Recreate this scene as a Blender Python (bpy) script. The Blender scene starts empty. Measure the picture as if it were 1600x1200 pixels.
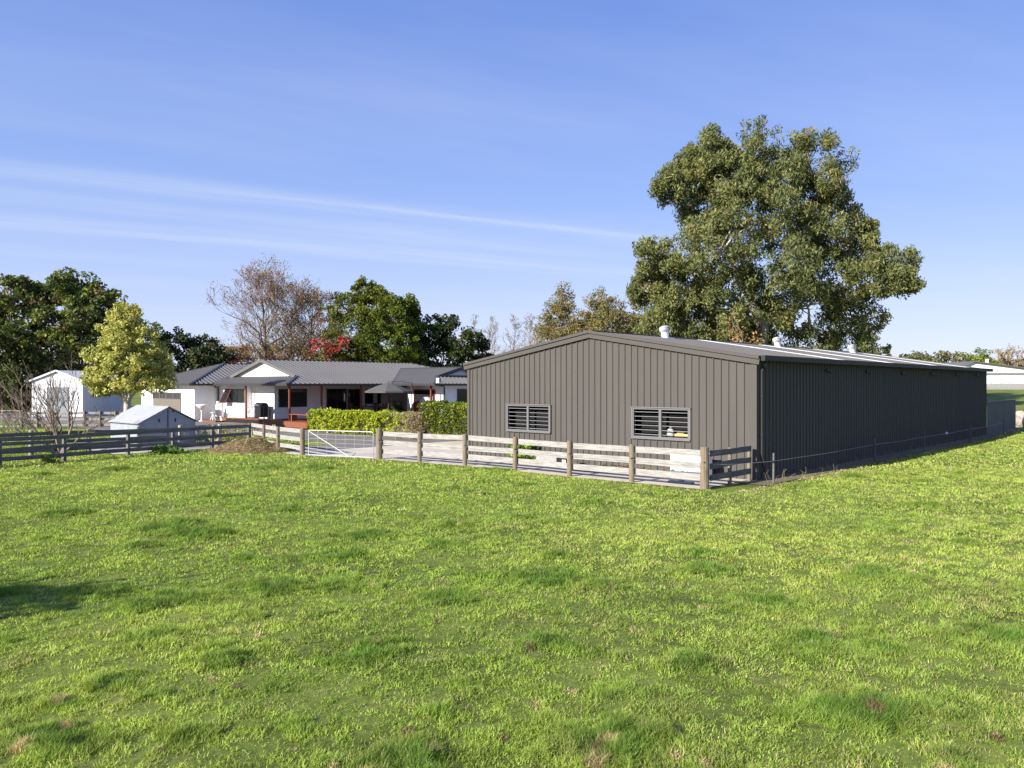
import bpy, math, random
import numpy as np
from mathutils import Vector, Matrix, noise as mnoise

rnd = random.Random(7)
rng = np.random.default_rng(7)
F = 1230.0            # focal length in photo pixels (1600 wide)
CH = 3.0              # camera height
sc = bpy.context.scene
COL = sc.collection
uX, uY = 0.6817, 0.7316          # property grid: u runs right/back, v runs left/back
THETA = math.atan2(uY, uX)

def W(U, V):                     # grid -> world
    return uX * U - uY * V, uY * U + uX * V
def G(X, Y):                     # world -> grid
    return uX * X + uY * Y, -uY * X + uX * Y
def sm(a, b, x):
    t = np.clip((np.asarray(x, float) - a) / (b - a), 0, 1)
    return t * t * (3 - 2 * t)

# ------------------------------------------------------------------ value noise (numpy)
_lat = rng.random((256, 256))
def vnoise(x, y):
    x = np.asarray(x, float); y = np.asarray(y, float)
    xi = np.floor(x).astype(int); yi = np.floor(y).astype(int)
    fx = x - xi; fy = y - yi
    fx = fx * fx * (3 - 2 * fx); fy = fy * fy * (3 - 2 * fy)
    a = _lat[xi & 255, yi & 255]; b = _lat[(xi + 1) & 255, yi & 255]
    c = _lat[xi & 255, (yi + 1) & 255]; d = _lat[(xi + 1) & 255, (yi + 1) & 255]
    return (a * (1 - fx) + b * fx) * (1 - fy) + (c * (1 - fx) + d * fx) * fy
def fbm(x, y, o=3):
    s = 0; a = .5; t = 0
    for k in range(o):
        s = s + a * vnoise(x * 2 ** k + 17.3 * k, y * 2 ** k + 5.1 * k); t += a; a *= .5
    return s / t

def H(X, Y):                     # terrain height
    X = np.asarray(X, float); Y = np.asarray(Y, float)
    U, V = G(X, Y)
    h = 0.33 * sm(35, 50, V)
    h = h + 1.4 * sm(60, 150, Y) * sm(10, 60, X) + 0.10 * sm(36, 48, Y) * sm(24, 32, X)
    h = h + 1.0 * sm(70, 150, Y)
    past = sm(20.0, 17.0, U) + sm(9.8, 7.5, V)
    past = np.clip(past, 0, 1)
    h = h + past * (0.16 * (fbm(X * .16, Y * .16) - .5) + 0.07 * (fbm(X * .9 + 40, Y * .9) - .5)) * sm(34, 28, V)
    return h

# ------------------------------------------------------------------ materials
def mat(name, col, rough=.6, spec=.4, metal=0.0, var=.12, scale=3.0, bump=0.0, bscale=40.0, dirt=None, dirt_amt=.0, dscale=1.2, emit=None, stretch=None):
    m = bpy.data.materials.new(name); m.use_nodes = True
    nt = m.node_tree; N = nt.nodes; L = nt.links
    p = N['Principled BSDF']
    p.inputs['Roughness'].default_value = rough
    p.inputs['Specular IOR Level'].default_value = spec
    p.inputs['Metallic'].default_value = metal
    tc = N.new('ShaderNodeTexCoord')
    vec = tc.outputs['Object']
    if stretch:
        mp = N.new('ShaderNodeMapping'); mp.inputs['Scale'].default_value = stretch
        L.new(vec, mp.inputs['Vector']); vec = mp.outputs['Vector']
    nz = N.new('ShaderNodeTexNoise'); nz.inputs['Scale'].default_value = scale; nz.inputs['Detail'].default_value = 6
    nz.inputs['Roughness'].default_value = .65
    L.new(vec, nz.inputs['Vector'])
    rp = N.new('ShaderNodeValToRGB')
    rp.color_ramp.elements[0].position = .25; rp.color_ramp.elements[1].position = .75
    rp.color_ramp.elements[0].color = tuple(c * (1 - var) for c in col) + (1,)
    rp.color_ramp.elements[1].color = tuple(min(1, c * (1 + var)) for c in col) + (1,)
    L.new(nz.outputs['Fac'], rp.inputs['Fac'])
    out = rp.outputs['Color']
    if dirt:
        n2 = N.new('ShaderNodeTexNoise'); n2.inputs['Scale'].default_value = dscale; n2.inputs['Detail'].default_value = 8
        n2.inputs['Roughness'].default_value = .7
        L.new(vec, n2.inputs['Vector'])
        mr = N.new('ShaderNodeMapRange'); mr.inputs['From Min'].default_value = .5; mr.inputs['From Max'].default_value = .72
        mr.inputs['To Max'].default_value = dirt_amt
        L.new(n2.outputs['Fac'], mr.inputs['Value'])
        mx = N.new('ShaderNodeMix'); mx.data_type = 'RGBA'
        L.new(mr.outputs['Result'], mx.inputs['Factor']); L.new(out, mx.inputs[6]); mx.inputs[7].default_value = tuple(dirt) + (1,)
        out = mx.outputs[2]
    L.new(out, p.inputs['Base Color'])
    if bump:
        n3 = N.new('ShaderNodeTexNoise'); n3.inputs['Scale'].default_value = bscale; n3.inputs['Detail'].default_value = 5
        L.new(vec, n3.inputs['Vector'])
        bp = N.new('ShaderNodeBump'); bp.inputs['Strength'].default_value = bump; bp.inputs['Distance'].default_value = .02
        L.new(n3.outputs['Fac'], bp.inputs['Height']); L.new(bp.outputs['Normal'], p.inputs['Normal'])
    return m

def leafmat(name, trans=.3, rough=.55, spec=.15):
    m = bpy.data.materials.new(name); m.use_nodes = True
    nt = m.node_tree; N = nt.nodes; L = nt.links
    p = N['Principled BSDF']; o = N['Material Output']
    p.inputs['Roughness'].default_value = rough; p.inputs['Specular IOR Level'].default_value = spec
    at = N.new('ShaderNodeAttribute'); at.attribute_name = 'Col'
    L.new(at.outputs['Color'], p.inputs['Base Color'])
    tr = N.new('ShaderNodeBsdfTranslucent')
    hs = N.new('ShaderNodeHueSaturation'); hs.inputs['Value'].default_value = 1.3; hs.inputs['Saturation'].default_value = 1.1
    L.new(at.outputs['Color'], hs.inputs['Color']); L.new(hs.outputs['Color'], tr.inputs['Color'])
    mx = N.new('ShaderNodeMixShader'); mx.inputs[0].default_value = trans
    L.new(p.outputs[0], mx.inputs[1]); L.new(tr.outputs[0], mx.inputs[2]); L.new(mx.outputs[0], o.inputs['Surface'])
    return m

M = {}
M['shed'] = mat('shed_paint', (.083, .077, .070), .7, .12, var=.07, scale=1.2, stretch=(3, 3, .35), dirt=(.10, .092, .082), dirt_amt=.35, dscale=.7)
M['shed_roof'] = mat('shed_roof_paint', (.068, .064, .064), .45, .4, var=.08, scale=.6)
M['trim'] = mat('shed_trim', (.08, .074, .067), .65, .15, var=.04)
M['gutter'] = mat('gutter_paint', (.030, .029, .027), .6, .2, var=.05)
M['skylight'] = mat('fibreglass', (.46, .475, .48), .3, .5, var=.05)
M['galv'] = mat('galvanised_steel', (.66, .67, .68), .4, .5, metal=.35, var=.12, scale=8)
M['white_steel'] = mat('white_steel', (.50, .50, .50), .45, .4, metal=.1, var=.08, scale=8)
M['alu'] = mat('window_frame_paint', (.13, .128, .13), .5, .4, var=.06)
M['bladeedge'] = mat('louvre_edge', (.34, .35, .36), .3, .5, var=.05)
M['inside'] = mat('dark_interior', (.015, .015, .016), .9, .1)
M['glass'] = mat('dark_glass', (.012, .014, .016), .06, .6, var=.3, scale=.8)
M['blind'] = mat('pale_blind', (.6, .58, .5), .8)
M['wall'] = mat('white_plaster', (.80, .80, .79), .75, .25, var=.03, scale=1.5, dirt=(.66, .65, .62), dirt_amt=.35, dscale=.9)
M['roof'] = mat('roof_steel', (.128, .122, .117), .55, .22, var=.10, scale=.7)
M['hip'] = mat('roof_capping', (.045, .048, .055), .5, .4, var=.1)
M['fascia'] = mat('dark_fascia', (.035, .035, .037), .5, .4, var=.1)
M['frame'] = mat('dark_joinery', (.03, .03, .032), .45, .4)
M['red'] = mat('red_joinery', (.26, .045, .045), .5, .4, var=.15)
M['postwood'] = mat('stained_timber', (.17, .05, .028), .6, .3, var=.25, scale=6, stretch=(6, 6, 1))
M['deckshade'] = mat('shadowed_deck_timber', (.022, .016, .014), .7, .2, var=.3, scale=6)  # deck timber with the shadow put into its base colour
M['deck'] = mat('deck_timber', (.20, .068, .032), .6, .3, var=.25, scale=5, stretch=(1, 6, 1))
M['soffit'] = mat('soffit_board', (.62, .61, .58), .8, .2, var=.03)
M['rail'] = mat('weathered_rail', (.31, .297, .28), .85, .12, var=.36, scale=3, bump=.4, bscale=25, dirt=(.20, .18, .155), dirt_amt=.9, dscale=1.6, stretch=(1, 1, 7))
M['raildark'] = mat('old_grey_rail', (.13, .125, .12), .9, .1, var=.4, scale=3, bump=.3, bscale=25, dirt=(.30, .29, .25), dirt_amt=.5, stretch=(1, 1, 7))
M['post'] = mat('round_post', (.205, .165, .118), .85, .15, var=.28, scale=5, bump=.4, bscale=30, dirt=(.10, .085, .065), dirt_amt=.75, dscale=4, stretch=(3, 3, .6))
M['postpale'] = mat('pale_round_post', (.34, .31, .25), .85, .15, var=.25, scale=5, dirt=(.2, .18, .14), dirt_amt=.5, dscale=4)
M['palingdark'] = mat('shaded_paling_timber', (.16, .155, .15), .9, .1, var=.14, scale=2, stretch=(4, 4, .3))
M['yellowcard'] = mat('yellow_card', (.62, .48, .18), .8, .2, var=.1)
M['paling'] = mat('paling_timber', (.30, .29, .285), .9, .1, var=.25, scale=4, stretch=(5, 5, .5))
M['wire'] = mat('fence_wire', (.45, .45, .44), .45, .4, metal=.5)
M['dark_iron'] = mat('dark_iron', (.06, .055, .05), .6, .3, var=.4, scale=20)
M['black'] = mat('black_enamel', (.012, .012, .014), .35, .5)
M['white'] = mat('white_plastic', (.78, .78, .76), .45, .4, var=.05)
M['cover'] = mat('pale_cover', (.42, .42, .40), .8, .2, var=.12)
M['hut'] = mat('hut_grey_board', (.27, .30, .33), .85, .15, var=.12, scale=2.2, dirt=(.18, .20, .21), dirt_amt=.6, dscale=3)
M['hutroof'] = mat('hut_roof_iron', (.40, .41, .42), .55, .25, var=.1, scale=2)
M['shedwhite'] = mat('white_shed_steel', (.58, .59, .61), .5, .3, var=.08, scale=2)
M['roller'] = mat('roller_door', (.20, .22, .245), .5, .4, var=.1)
M['garagedoor'] = mat('garage_door_paint', (.17, .145, .118), .5, .35, var=.05)
M['canopy'] = mat('grey_canvas', (.10, .095, .09), .85, .15, var=.15)
M['bark'] = mat('bark', (.17, .13, .10), .9, .1, var=.35, scale=5, bump=.5, bscale=14, stretch=(3, 3, .7))
M['palebark'] = mat('pale_bark', (.46, .41, .34), .85, .15, var=.3, scale=3, stretch=(3, 3, .6), dirt=(.25, .17, .11), dirt_amt=.8)
M['twig'] = mat('twig_bark', (.16, .12, .085), .9, .1, var=.3, scale=5)
M['twiggrey'] = mat('grey_twig_bark', (.25, .195, .15), .9, .1, var=.3, scale=5)
M['soil'] = mat('soil', (.16, .105, .062), .95, .05, var=.45, scale=4, bump=.8, bscale=12, dirt=(.10, .12, .04), dirt_amt=.7, dscale=2)
M['rock'] = mat('pale_rock', (.36, .31, .25), .9, .1, var=.3, scale=4, bump=.6, bscale=8)
M['leaf'] = leafmat('leaf', .26)
M['grassblade'] = leafmat('grass_blade', .30, .5, .2)
M['concrete'] = mat('concrete', (.54, .475, .385), .9, .1, var=.12, scale=.8, bump=.15, bscale=40, dirt=(.36, .315, .26), dirt_amt=.7, dscale=.5)
M['asphalt'] = mat('old_asphalt', (.185, .17, .15), .92, .1, var=.22, scale=1.2, bump=.3, bscale=60, dirt=(.25, .225, .195), dirt_amt=.5, dscale=.6)

def ground_mat(name, cols, dry, s1=.35, s2=11.0):
    m = bpy.data.materials.new(name); m.use_nodes = True
    nt = m.node_tree; N = nt.nodes; L = nt.links; p = N['Principled BSDF']
    p.inputs['Roughness'].default_value = .9; p.inputs['Specular IOR Level'].default_value = .12
    tc = N.new('ShaderNodeTexCoord')
    def nz(s, d=6, r=.65):
        n = N.new('ShaderNodeTexNoise'); n.inputs['Scale'].default_value = s; n.inputs['Detail'].default_value = d
        n.inputs['Roughness'].default_value = r; L.new(tc.outputs['Object'], n.inputs['Vector']); return n
    a = nz(s1); b = nz(s2, 10, .8); c = nz(2.3, 4, .6)
    ad = N.new('ShaderNodeMix'); ad.data_type = 'FLOAT'; ad.inputs[0].default_value = .55
    L.new(a.outputs['Fac'], ad.inputs[2]); L.new(b.outputs['Fac'], ad.inputs[3])
    rp = N.new('ShaderNodeValToRGB'); e = rp.color_ramp.elements
    e[0].position = .37; e[1].position = .63
    e[0].color = cols[0] + (1,); e[1].color = cols[2] + (1,)
    k = rp.color_ramp.elements.new(.5); k.color = cols[1] + (1,)
    L.new(ad.outputs[0], rp.inputs['Fac'])
    mr = N.new('ShaderNodeMapRange'); mr.inputs['From Min'].default_value = .58; mr.inputs['From Max'].default_value = .74; mr.inputs['To Max'].default_value = .6
    L.new(c.outputs['Fac'], mr.inputs['Value'])
    mx = N.new('ShaderNodeMix'); mx.data_type = 'RGBA'
    L.new(mr.outputs['Result'], mx.inputs['Factor']); L.new(rp.outputs['Color'], mx.inputs[6]); mx.inputs[7].default_value = dry + (1,)
    L.new(mx.outputs[2], p.inputs['Base Color'])
    bp = N.new('ShaderNodeBump'); bp.inputs['Strength'].default_value = .7; bp.inputs['Distance'].default_value = .06
    L.new(b.outputs['Fac'], bp.inputs['Height']); L.new(bp.outputs['Normal'], p.inputs['Normal'])
    return m
M['paddock'] = ground_mat('paddock_turf', ((.032, .042, .012), (.14, .18, .034), (.26, .31, .06)), (.27, .24, .10))
M['dirt'] = ground_mat('bare_dirt', ((.14, .115, .075), (.20, .17, .11), (.26, .22, .14)), (.15, .16, .05))

# ------------------------------------------------------------------ mesh building
def newobj(name, me, parent=None):
    o = bpy.data.objects.new(name, me); COL.objects.link(o)
    if parent is not None: o.parent = parent
    return o

class MB:
    def __init__(s, off=(0, 0, 0)):
        s.v = []; s.f = []; s.off = off
    def add(s, vs, fs):
        b = len(s.v); ox, oy, oz = s.off
        s.v += [(x - ox, y - oy, z - oz) for x, y, z in vs]
        s.f += [tuple(i + b for i in f) for f in fs]
    def box(s, x0, x1, y0, y1, z0, z1):
        if x0 > x1: x0, x1 = x1, x0
        if y0 > y1: y0, y1 = y1, y0
        if z0 > z1: z0, z1 = z1, z0
        s.add([(x0, y0, z0), (x1, y0, z0), (x1, y1, z0), (x0, y1, z0), (x0, y0, z1), (x1, y0, z1), (x1, y1, z1), (x0, y1, z1)],
              [(0, 3, 2, 1), (4, 5, 6, 7), (0, 1, 5, 4), (1, 2, 6, 5), (2, 3, 7, 6), (3, 0, 4, 7)])
    def beam(s, p, q, w, h, up=(0, 0, 1)):          # rectangular bar from p to q
        p = Vector(p); q = Vector(q); d = (q - p).normalized(); up = Vector(up)
        a = d.cross(up)
        if a.length < 1e-4: a = d.cross(Vector((1, 0, 0)))
        a.normalize(); b = a.cross(d).normalized()
        a *= w / 2; b *= h / 2
        s.add([tuple(p - a - b), tuple(p + a - b), tuple(p + a + b), tuple(p - a + b), tuple(q - a - b), tuple(q + a - b), tuple(q + a + b), tuple(q - a + b)],
              [(0, 1, 2, 3), (7, 6, 5, 4), (0, 4, 5, 1), (1, 5, 6, 2), (2, 6, 7, 3), (3, 7, 4, 0)])
    def tube(s, pts, rad, n=6, cap=True):
        pts = [Vector(p) for p in pts]
        if not isinstance(rad, (list, tuple)): rad = [rad] * len(pts)
        vs = []; fs = []
        ref = None
        for i, p in enumerate(pts):
            d = (pts[min(i + 1, len(pts) - 1)] - pts[max(i - 1, 0)])
            if d.length < 1e-9: d = Vector((0, 0, 1))
            d.normalize()
            if ref is None:
                ref = d.cross(Vector((.31, .77, .13)) if abs(d.z) > .8 else Vector((0, 0, 1)))
            a = ref - d * ref.dot(d); a.normalize(); b = d.cross(a); ref = a
            for k in range(n):
                t = 2 * math.pi * k / n
                vs.append(tuple(p + (a * math.cos(t) + b * math.sin(t)) * rad[i]))
        for i in range(len(pts) - 1):
            for k in range(n):
                fs.append((i * n + k, i * n + (k + 1) % n, (i + 1) * n + (k + 1) % n, (i + 1) * n + k))
        if cap:
            fs.append(tuple(range(n - 1, -1, -1))); fs.append(tuple(range((len(pts) - 1) * n, len(pts) * n)))
        s.add(vs, fs)
    def lathe(s, c, prof, n=20, sx=1, sy=1):
        vs = []; fs = []
        for r, z in prof:
            for k in range(n):
                t = 2 * math.pi * k / n
                vs.append((c[0] + r * math.cos(t) * sx, c[1] + r * math.sin(t) * sy, c[2] + z))
        for i in range(len(prof) - 1):
            for k in range(n):
                fs.append((i * n + k, i * n + (k + 1) % n, (i + 1) * n + (k + 1) % n, (i + 1) * n + k))
        fs.append(tuple(range(n - 1, -1, -1))); fs.append(tuple(range((len(prof) - 1) * n, len(prof) * n)))
        s.add(vs, fs)
    def build(s, name, m, parent=None, smooth=False):
        me = bpy.data.meshes.new(name); me.from_pydata(s.v, [], s.f); me.update()
        if smooth:
            me.polygons.foreach_set('use_smooth', [True] * len(me.polygons))
        me.materials.append(m)
        return newobj(name, me, parent)

def thing(name, label, cat, loc=(0, 0, 0), rz=0.0, group=None):
    o = bpy.data.objects.new(name, None); COL.objects.link(o)
    o.empty_display_size = .3
    o.location = loc; o.rotation_euler = (0, 0, rz)
    o['label'] = label; o['category'] = cat
    if group: o['group'] = group
    return o
def gthing(name, label, cat, U, V, z=0, group=None):    # thing on the grid; its local axes are u, v
    x, y = W(U, V)
    return thing(name, label, cat, (x, y, z), THETA, group)
def tag(o, label=None, cat=None, group=None, kind=None):
    if label: o['label'] = label
    if cat: o['category'] = cat
    if group: o['group'] = group
    if kind: o['kind'] = kind

def npmesh(name, verts, faces_n, loops, m, cols=None, parent=None):
    me = bpy.data.meshes.new(name)
    me.vertices.add(len(verts)); me.vertices.foreach_set('co', np.ascontiguousarray(verts, np.float32).ravel())
    me.loops.add(len(loops)); me.loops.foreach_set('vertex_index', np.ascontiguousarray(loops, np.int32))
    me.polygons.add(len(faces_n))
    st = np.zeros(len(faces_n), np.int32); st[1:] = np.cumsum(faces_n)[:-1]
    me.polygons.foreach_set('loop_start', st)
    me.update(calc_edges=True)
    if cols is not None:
        a = me.color_attributes.new('Col', 'FLOAT_COLOR', 'POINT')
        c4 = np.ones((len(verts), 4), np.float32); c4[:, :3] = cols
        a.data.foreach_set('color', c4.ravel())
    me.materials.append(m)
    return newobj(name, me, parent)

# ribbed sheet: o origin, a spread axis, b rib axis, n normal (3D unit vectors); f(a)->(b0,b1)
def ribbed(mb, o, a, b, n, a0, a1, f, pitch=.265, rh=.036, rb=.07, rt=.035, breaks=()):
    o = Vector(o); a = Vector(a); b = Vector(b); n = Vector(n)
    xs = []
    k0 = math.floor(a0 / pitch) - 1
    for k in range(k0, int((a1 - a0) / pitch) + k0 + 4):
        c = (k + .5) * pitch
        for d, h in ((-rb / 2, 0), (-rt / 2, rh), (rt / 2, rh), (rb / 2, 0)):
            xs.append((c + d, h))
    def hat(x):
        for i in range(len(xs) - 1):
            if xs[i][0] <= x <= xs[i + 1][0]:
                t = (x - xs[i][0]) / (xs[i + 1][0] - xs[i][0]); return xs[i][1] * (1 - t) + xs[i + 1][1] * t
        return 0
    pts = [(x, h) for x, h in xs if a0 < x < a1]
    for x in (a0, a1) + tuple(breaks):
        if a0 <= x <= a1: pts.append((x, hat(x)))
    pts.sort()
    vs = []; fs = []
    for x, h in pts:
        b0, b1 = f(x)
        b1 = max(b0 + 1e-4, b1)
        vs.append(tuple(o + a * x + b * b0 + n * h)); vs.append(tuple(o + a * x + b * b1 + n * h))
    for i in range(len(pts) - 1):
        fs.append((2 * i, 2 * i + 2, 2 * i + 3, 2 * i + 1))
    mb.add(vs, fs)

# ------------------------------------------------------------------ camera, world, sun
cam = bpy.data.cameras.new('camera'); co = bpy.data.objects.new('camera', cam); COL.objects.link(co)
co.location = (0, 0, CH); co.rotation_euler = (math.radians(90), 0, 0)
cam.sensor_width = 36; cam.lens = 36 * F / 1600; cam.clip_end = 3000; cam.clip_start = .1
sc.camera = co
SUN_EL = math.radians(25.5)
sdir = Vector((-.777, -.629, 0)).normalized() * math.cos(SUN_EL) + Vector((0, 0, math.sin(SUN_EL)))
sl = bpy.data.lights.new('sun', 'SUN'); sl.energy = 5.0; sl.angle = math.radians(.53); sl.color = (1, .94, .84)
so = bpy.data.objects.new('sun', sl); COL.objects.link(so)
so.rotation_euler = sdir.to_track_quat('Z', 'Y').to_euler()
w = bpy.data.worlds.new('World'); sc.world = w; w.use_nodes = True
nt = w.node_tree; N = nt.nodes; L = nt.links
bg = N['Background']; bg.inputs['Strength'].default_value = .078
sky = N.new('ShaderNodeTexSky'); sky.sky_type = 'NISHITA'; sky.sun_disc = False
sky.sun_elevation = SUN_EL; sky.sun_rotation = math.atan2(sdir.x, sdir.y) % (2 * math.pi)
sky.air_density = 1.0; sky.dust_density = .35; sky.ozone_density = 2.2
hs = N.new('ShaderNodeHueSaturation'); hs.inputs['Saturation'].default_value = 1.0; hs.inputs['Value'].default_value = 1.0
L.new(sky.outputs[0], hs.inputs['Color'])
tint = N.new('ShaderNodeMix'); tint.data_type = 'RGBA'; tint.blend_type = 'MULTIPLY'; tint.inputs[0].default_value = 1
tint.inputs[7].default_value = (1.06, .98, 1.22, 1)
L.new(hs.outputs[0], tint.inputs[6])
tc0 = N.new('ShaderNodeTexCoord'); sp0 = N.new('ShaderNodeSeparateXYZ'); L.new(tc0.outputs['Generated'], sp0.inputs[0])
er = N.new('ShaderNodeValToRGB'); L.new(sp0.outputs[2], er.inputs['Fac'])
ee = er.color_ramp.elements; ee[0].position = 0.0; ee[1].position = .62
ee[0].color = (.74, .82, 1.04, 1); ee[1].color = (.13, .255, .78, 1)
for pos, c_ in ((.09, (.585, .70, 1.02)), (.22, (.35, .515, .97)), (.42, (.185, .33, .84))):
    k_ = ee.new(pos); k_.color = c_ + (1,)
ml = N.new('ShaderNodeMix'); ml.data_type = 'RGBA'; ml.blend_type = 'MULTIPLY'; ml.inputs[0].default_value = 1; ml.inputs[7].default_value = (6.4, 6.4, 6.4, 1)
L.new(er.outputs['Color'], ml.inputs[6])
smx = N.new('ShaderNodeMix'); smx.data_type = 'RGBA'; smx.inputs[0].default_value = .78
L.new(tint.outputs[2], smx.inputs[6]); L.new(ml.outputs[2], smx.inputs[7])
# cirrus: streaks lying on a high plane, in direction space
tc = N.new('ShaderNodeTexCoord'); sp = N.new('ShaderNodeSeparateXYZ'); L.new(tc.outputs['Generated'], sp.inputs[0])
def math_(op, a, b=None, c=None):
    n = N.new('ShaderNodeMath'); n.operation = op
    for i, x in enumerate((a, b, c)):
        if x is None: continue
        if isinstance(x, (int, float)): n.inputs[i].default_value = x
        else: L.new(x, n.inputs[i])
    return n.outputs[0]
zc = math_('MAXIMUM', sp.outputs[2], .02)
px = math_('DIVIDE', sp.outputs[0], zc); py = math_('DIVIDE', sp.outputs[1], zc)
ss = math_('ADD', math_('MULTIPLY', px, .88), math_('MULTIPLY', py, .475))
tt = math_('ADD', math_('MULTIPLY', px, -.475), math_('MULTIPLY', py, .88))
cv = N.new('ShaderNodeCombineXYZ'); L.new(ss, cv.inputs[0]); L.new(tt, cv.inputs[1])
def cnoise(sx, sy, sc_, det=6, rough=.6):
    mp = N.new('ShaderNodeMapping'); mp.inputs['Scale'].default_value = (sx, sy, 1); L.new(cv.outputs[0], mp.inputs[0])
    n = N.new('ShaderNodeTexNoise'); n.inputs['Scale'].default_value = sc_; n.inputs['Detail'].default_value = det; n.inputs['Roughness'].default_value = rough
    L.new(mp.outputs[0], n.inputs['Vector']); return n.outputs['Fac']
n1 = cnoise(.35, 1.0, 1.3); n2 = cnoise(.25, 2.6, 1.6); n3 = cnoise(.3, 1, .55, 5); n4 = cnoise(.5, 2.4, 2.0, 7, .6)
def ramp(v, a, b):
    r = N.new('ShaderNodeMapRange'); r.interpolation_type = 'SMOOTHSTEP'
    r.inputs['From Min'].default_value = a; r.inputs['From Max'].default_value = b; L.new(v, r.inputs['Value']); return r.outputs['Result']
def streak(t0, wd, wob, s0, s1, s2, s3):
    tw = math_('ADD', math_('SUBTRACT', tt, t0), math_('MULTIPLY', math_('SUBTRACT', n1, .5), wob))
    d = math_('ABSOLUTE', tw)
    k = ramp(d, wd, 0.0)
    k = math_('MULTIPLY', k, math_('MULTIPLY', ramp(ss, s0, s1), ramp(ss, s3, s2)))
    return math_('MULTIPLY', k, ramp(math_('ADD', math_('MULTIPLY', n2, .55), math_('MULTIPLY', n4, .45)), .2, .72))
c1 = math_('MULTIPLY', streak(4.33, .36, .30, -2.5, .4, 3.0, 5.6), .30)
c2 = math_('MULTIPLY', streak(5.75, .55, .6, -2.8, -.2, 3.4, 6.0), .34)
c3 = math_('MULTIPLY', streak(4.95, .5, .9, -2.8, -.5, 2.0, 4.6), .22)
veil = math_('ADD', math_('MULTIPLY', ramp(n3, .40, .75), .17), math_('MULTIPLY', streak(4.29, .10, .10, .2, 1.3, 2.5, 4.4), .28))
cl = math_('MINIMUM', math_('ADD', math_('ADD', c1, c2), math_('ADD', c3, veil)), .85)
cm = N.new('ShaderNodeMix'); cm.data_type = 'RGBA'
L.new(cl, cm.inputs[0]); L.new(smx.outputs[2], cm.inputs[6]); cm.inputs[7].default_value = (5.2, 5.6, 6.4, 1)
L.new(cm.outputs[2], bg.inputs['Color'])
sc.view_settings.view_transform = 'Standard'; sc.view_settings.look = 'None'
sc.view_settings.exposure = 1.0; sc.view_settings.gamma = 1
sc.cycles.max_bounces = 6; sc.cycles.diffuse_bounces = 3; sc.cycles.transmission_bounces = 4; sc.cycles.transparent_max_bounces = 4
sc.cycles.caustics_reflective = False; sc.cycles.caustics_refractive = False

# ------------------------------------------------------------------ ground sheets
def axis(lo, hi, fine, k):
    out = [0.0]; x = 0
    while x < hi: x += fine + k * x; out.append(x)
    neg = []; x = 0
    while x > lo: x -= fine + k * abs(x); neg.append(x)
    return np.array(sorted(neg + out))
xs = axis(-600, 600, .35, .012); ys = axis(-60, 900, .35, .010)
gx, gy = np.meshgrid(xs, ys)
vz = H(gx, gy)
verts = np.stack([gx, gy, vz], -1).reshape(-1, 3)
nx, ny = len(xs), len(ys)
i, j = np.meshgrid(np.arange(nx - 1), np.arange(ny - 1)); q = (j * nx + i).ravel()
loops = np.stack([q, q + 1, q + nx + 1, q + nx], -1).ravel()
o = npmesh('paddock_ground', verts, np.full(len(q), 4), loops, M['paddock'])
tag(o, kind='structure'); o.data.polygons.foreach_set('use_smooth', np.ones(len(o.data.polygons), bool))

def sheet(name, u0, u1, v0, v1, m, lift=.02, step=.5, jag=.0, uf=None):
    us = np.arange(0, 1.0001, 1 / max(2, round((u1 - u0) / step))); vs = np.arange(v0, v1 + 1e-6, (v1 - v0) / max(2, round((v1 - v0) / step)))
    a, b = np.meshgrid(us, vs)
    lo = np.full_like(b, u0) if uf is None else uf(b)
    if jag: lo = lo + jag * (fbm(b * 1.7, b * 0 + 3) - .5)
    U = lo + (u1 - lo) * a
    X, Y = W(U, b)
    P = np.stack([X, Y, H(X, Y) + lift], -1).reshape(-1, 3)
    nu, nv = len(us), len(vs)
    i, j = np.meshgrid(np.arange(nu - 1), np.arange(nv - 1)); q = (j * nu + i).ravel()
    lp = np.stack([q, q + 1, q + nu + 1, q + nu], -1).ravel()
    o = npmesh(name, P, np.full(len(q), 4), lp, m); tag(o, kind='structure'); return o
FENCE = [(11.25, 20.1), (16, 19.9), (20.9, 19.9), (25.2, 19.3), (28.5, 18.1), (31.0, 18.3), (35.3, 19.2)]     # V, U of the lit fence
def fenceU(v): return np.interp(v, [p[0] for p in FENCE], [p[1] for p in FENCE])
sheet('concrete_apron', 19, 56, 11.3, 30.2, M['concrete'], .02, .5, .15, lambda v: fenceU(v) - .12)
sheet('asphalt_drive', 20, 28.6, 30.2, 42, M['asphalt'], .02, .5, .1, lambda v: np.where(v < 33, 19.9, 22.9))
sheet('concrete_path', 18, 20.4, 30.2, 42, M['concrete'], .024, .5, .12, lambda v: fenceU(v) - .1)
sheet('gravel_yard', 17, 27.2, 42, 86, M['asphalt'], .02, .6, .3)
sheet('concrete_pad', 12.9, 18.6, 35.0, 41.5, M['concrete'], .028, .5, .2)
sheet('dirt_strip', 22, 60, 10.3, 11.25, M['dirt'], .022, .4, .1)
sheet('paving', 26.5, 52, 25, 58, M['asphalt'], .016, .8)

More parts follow.
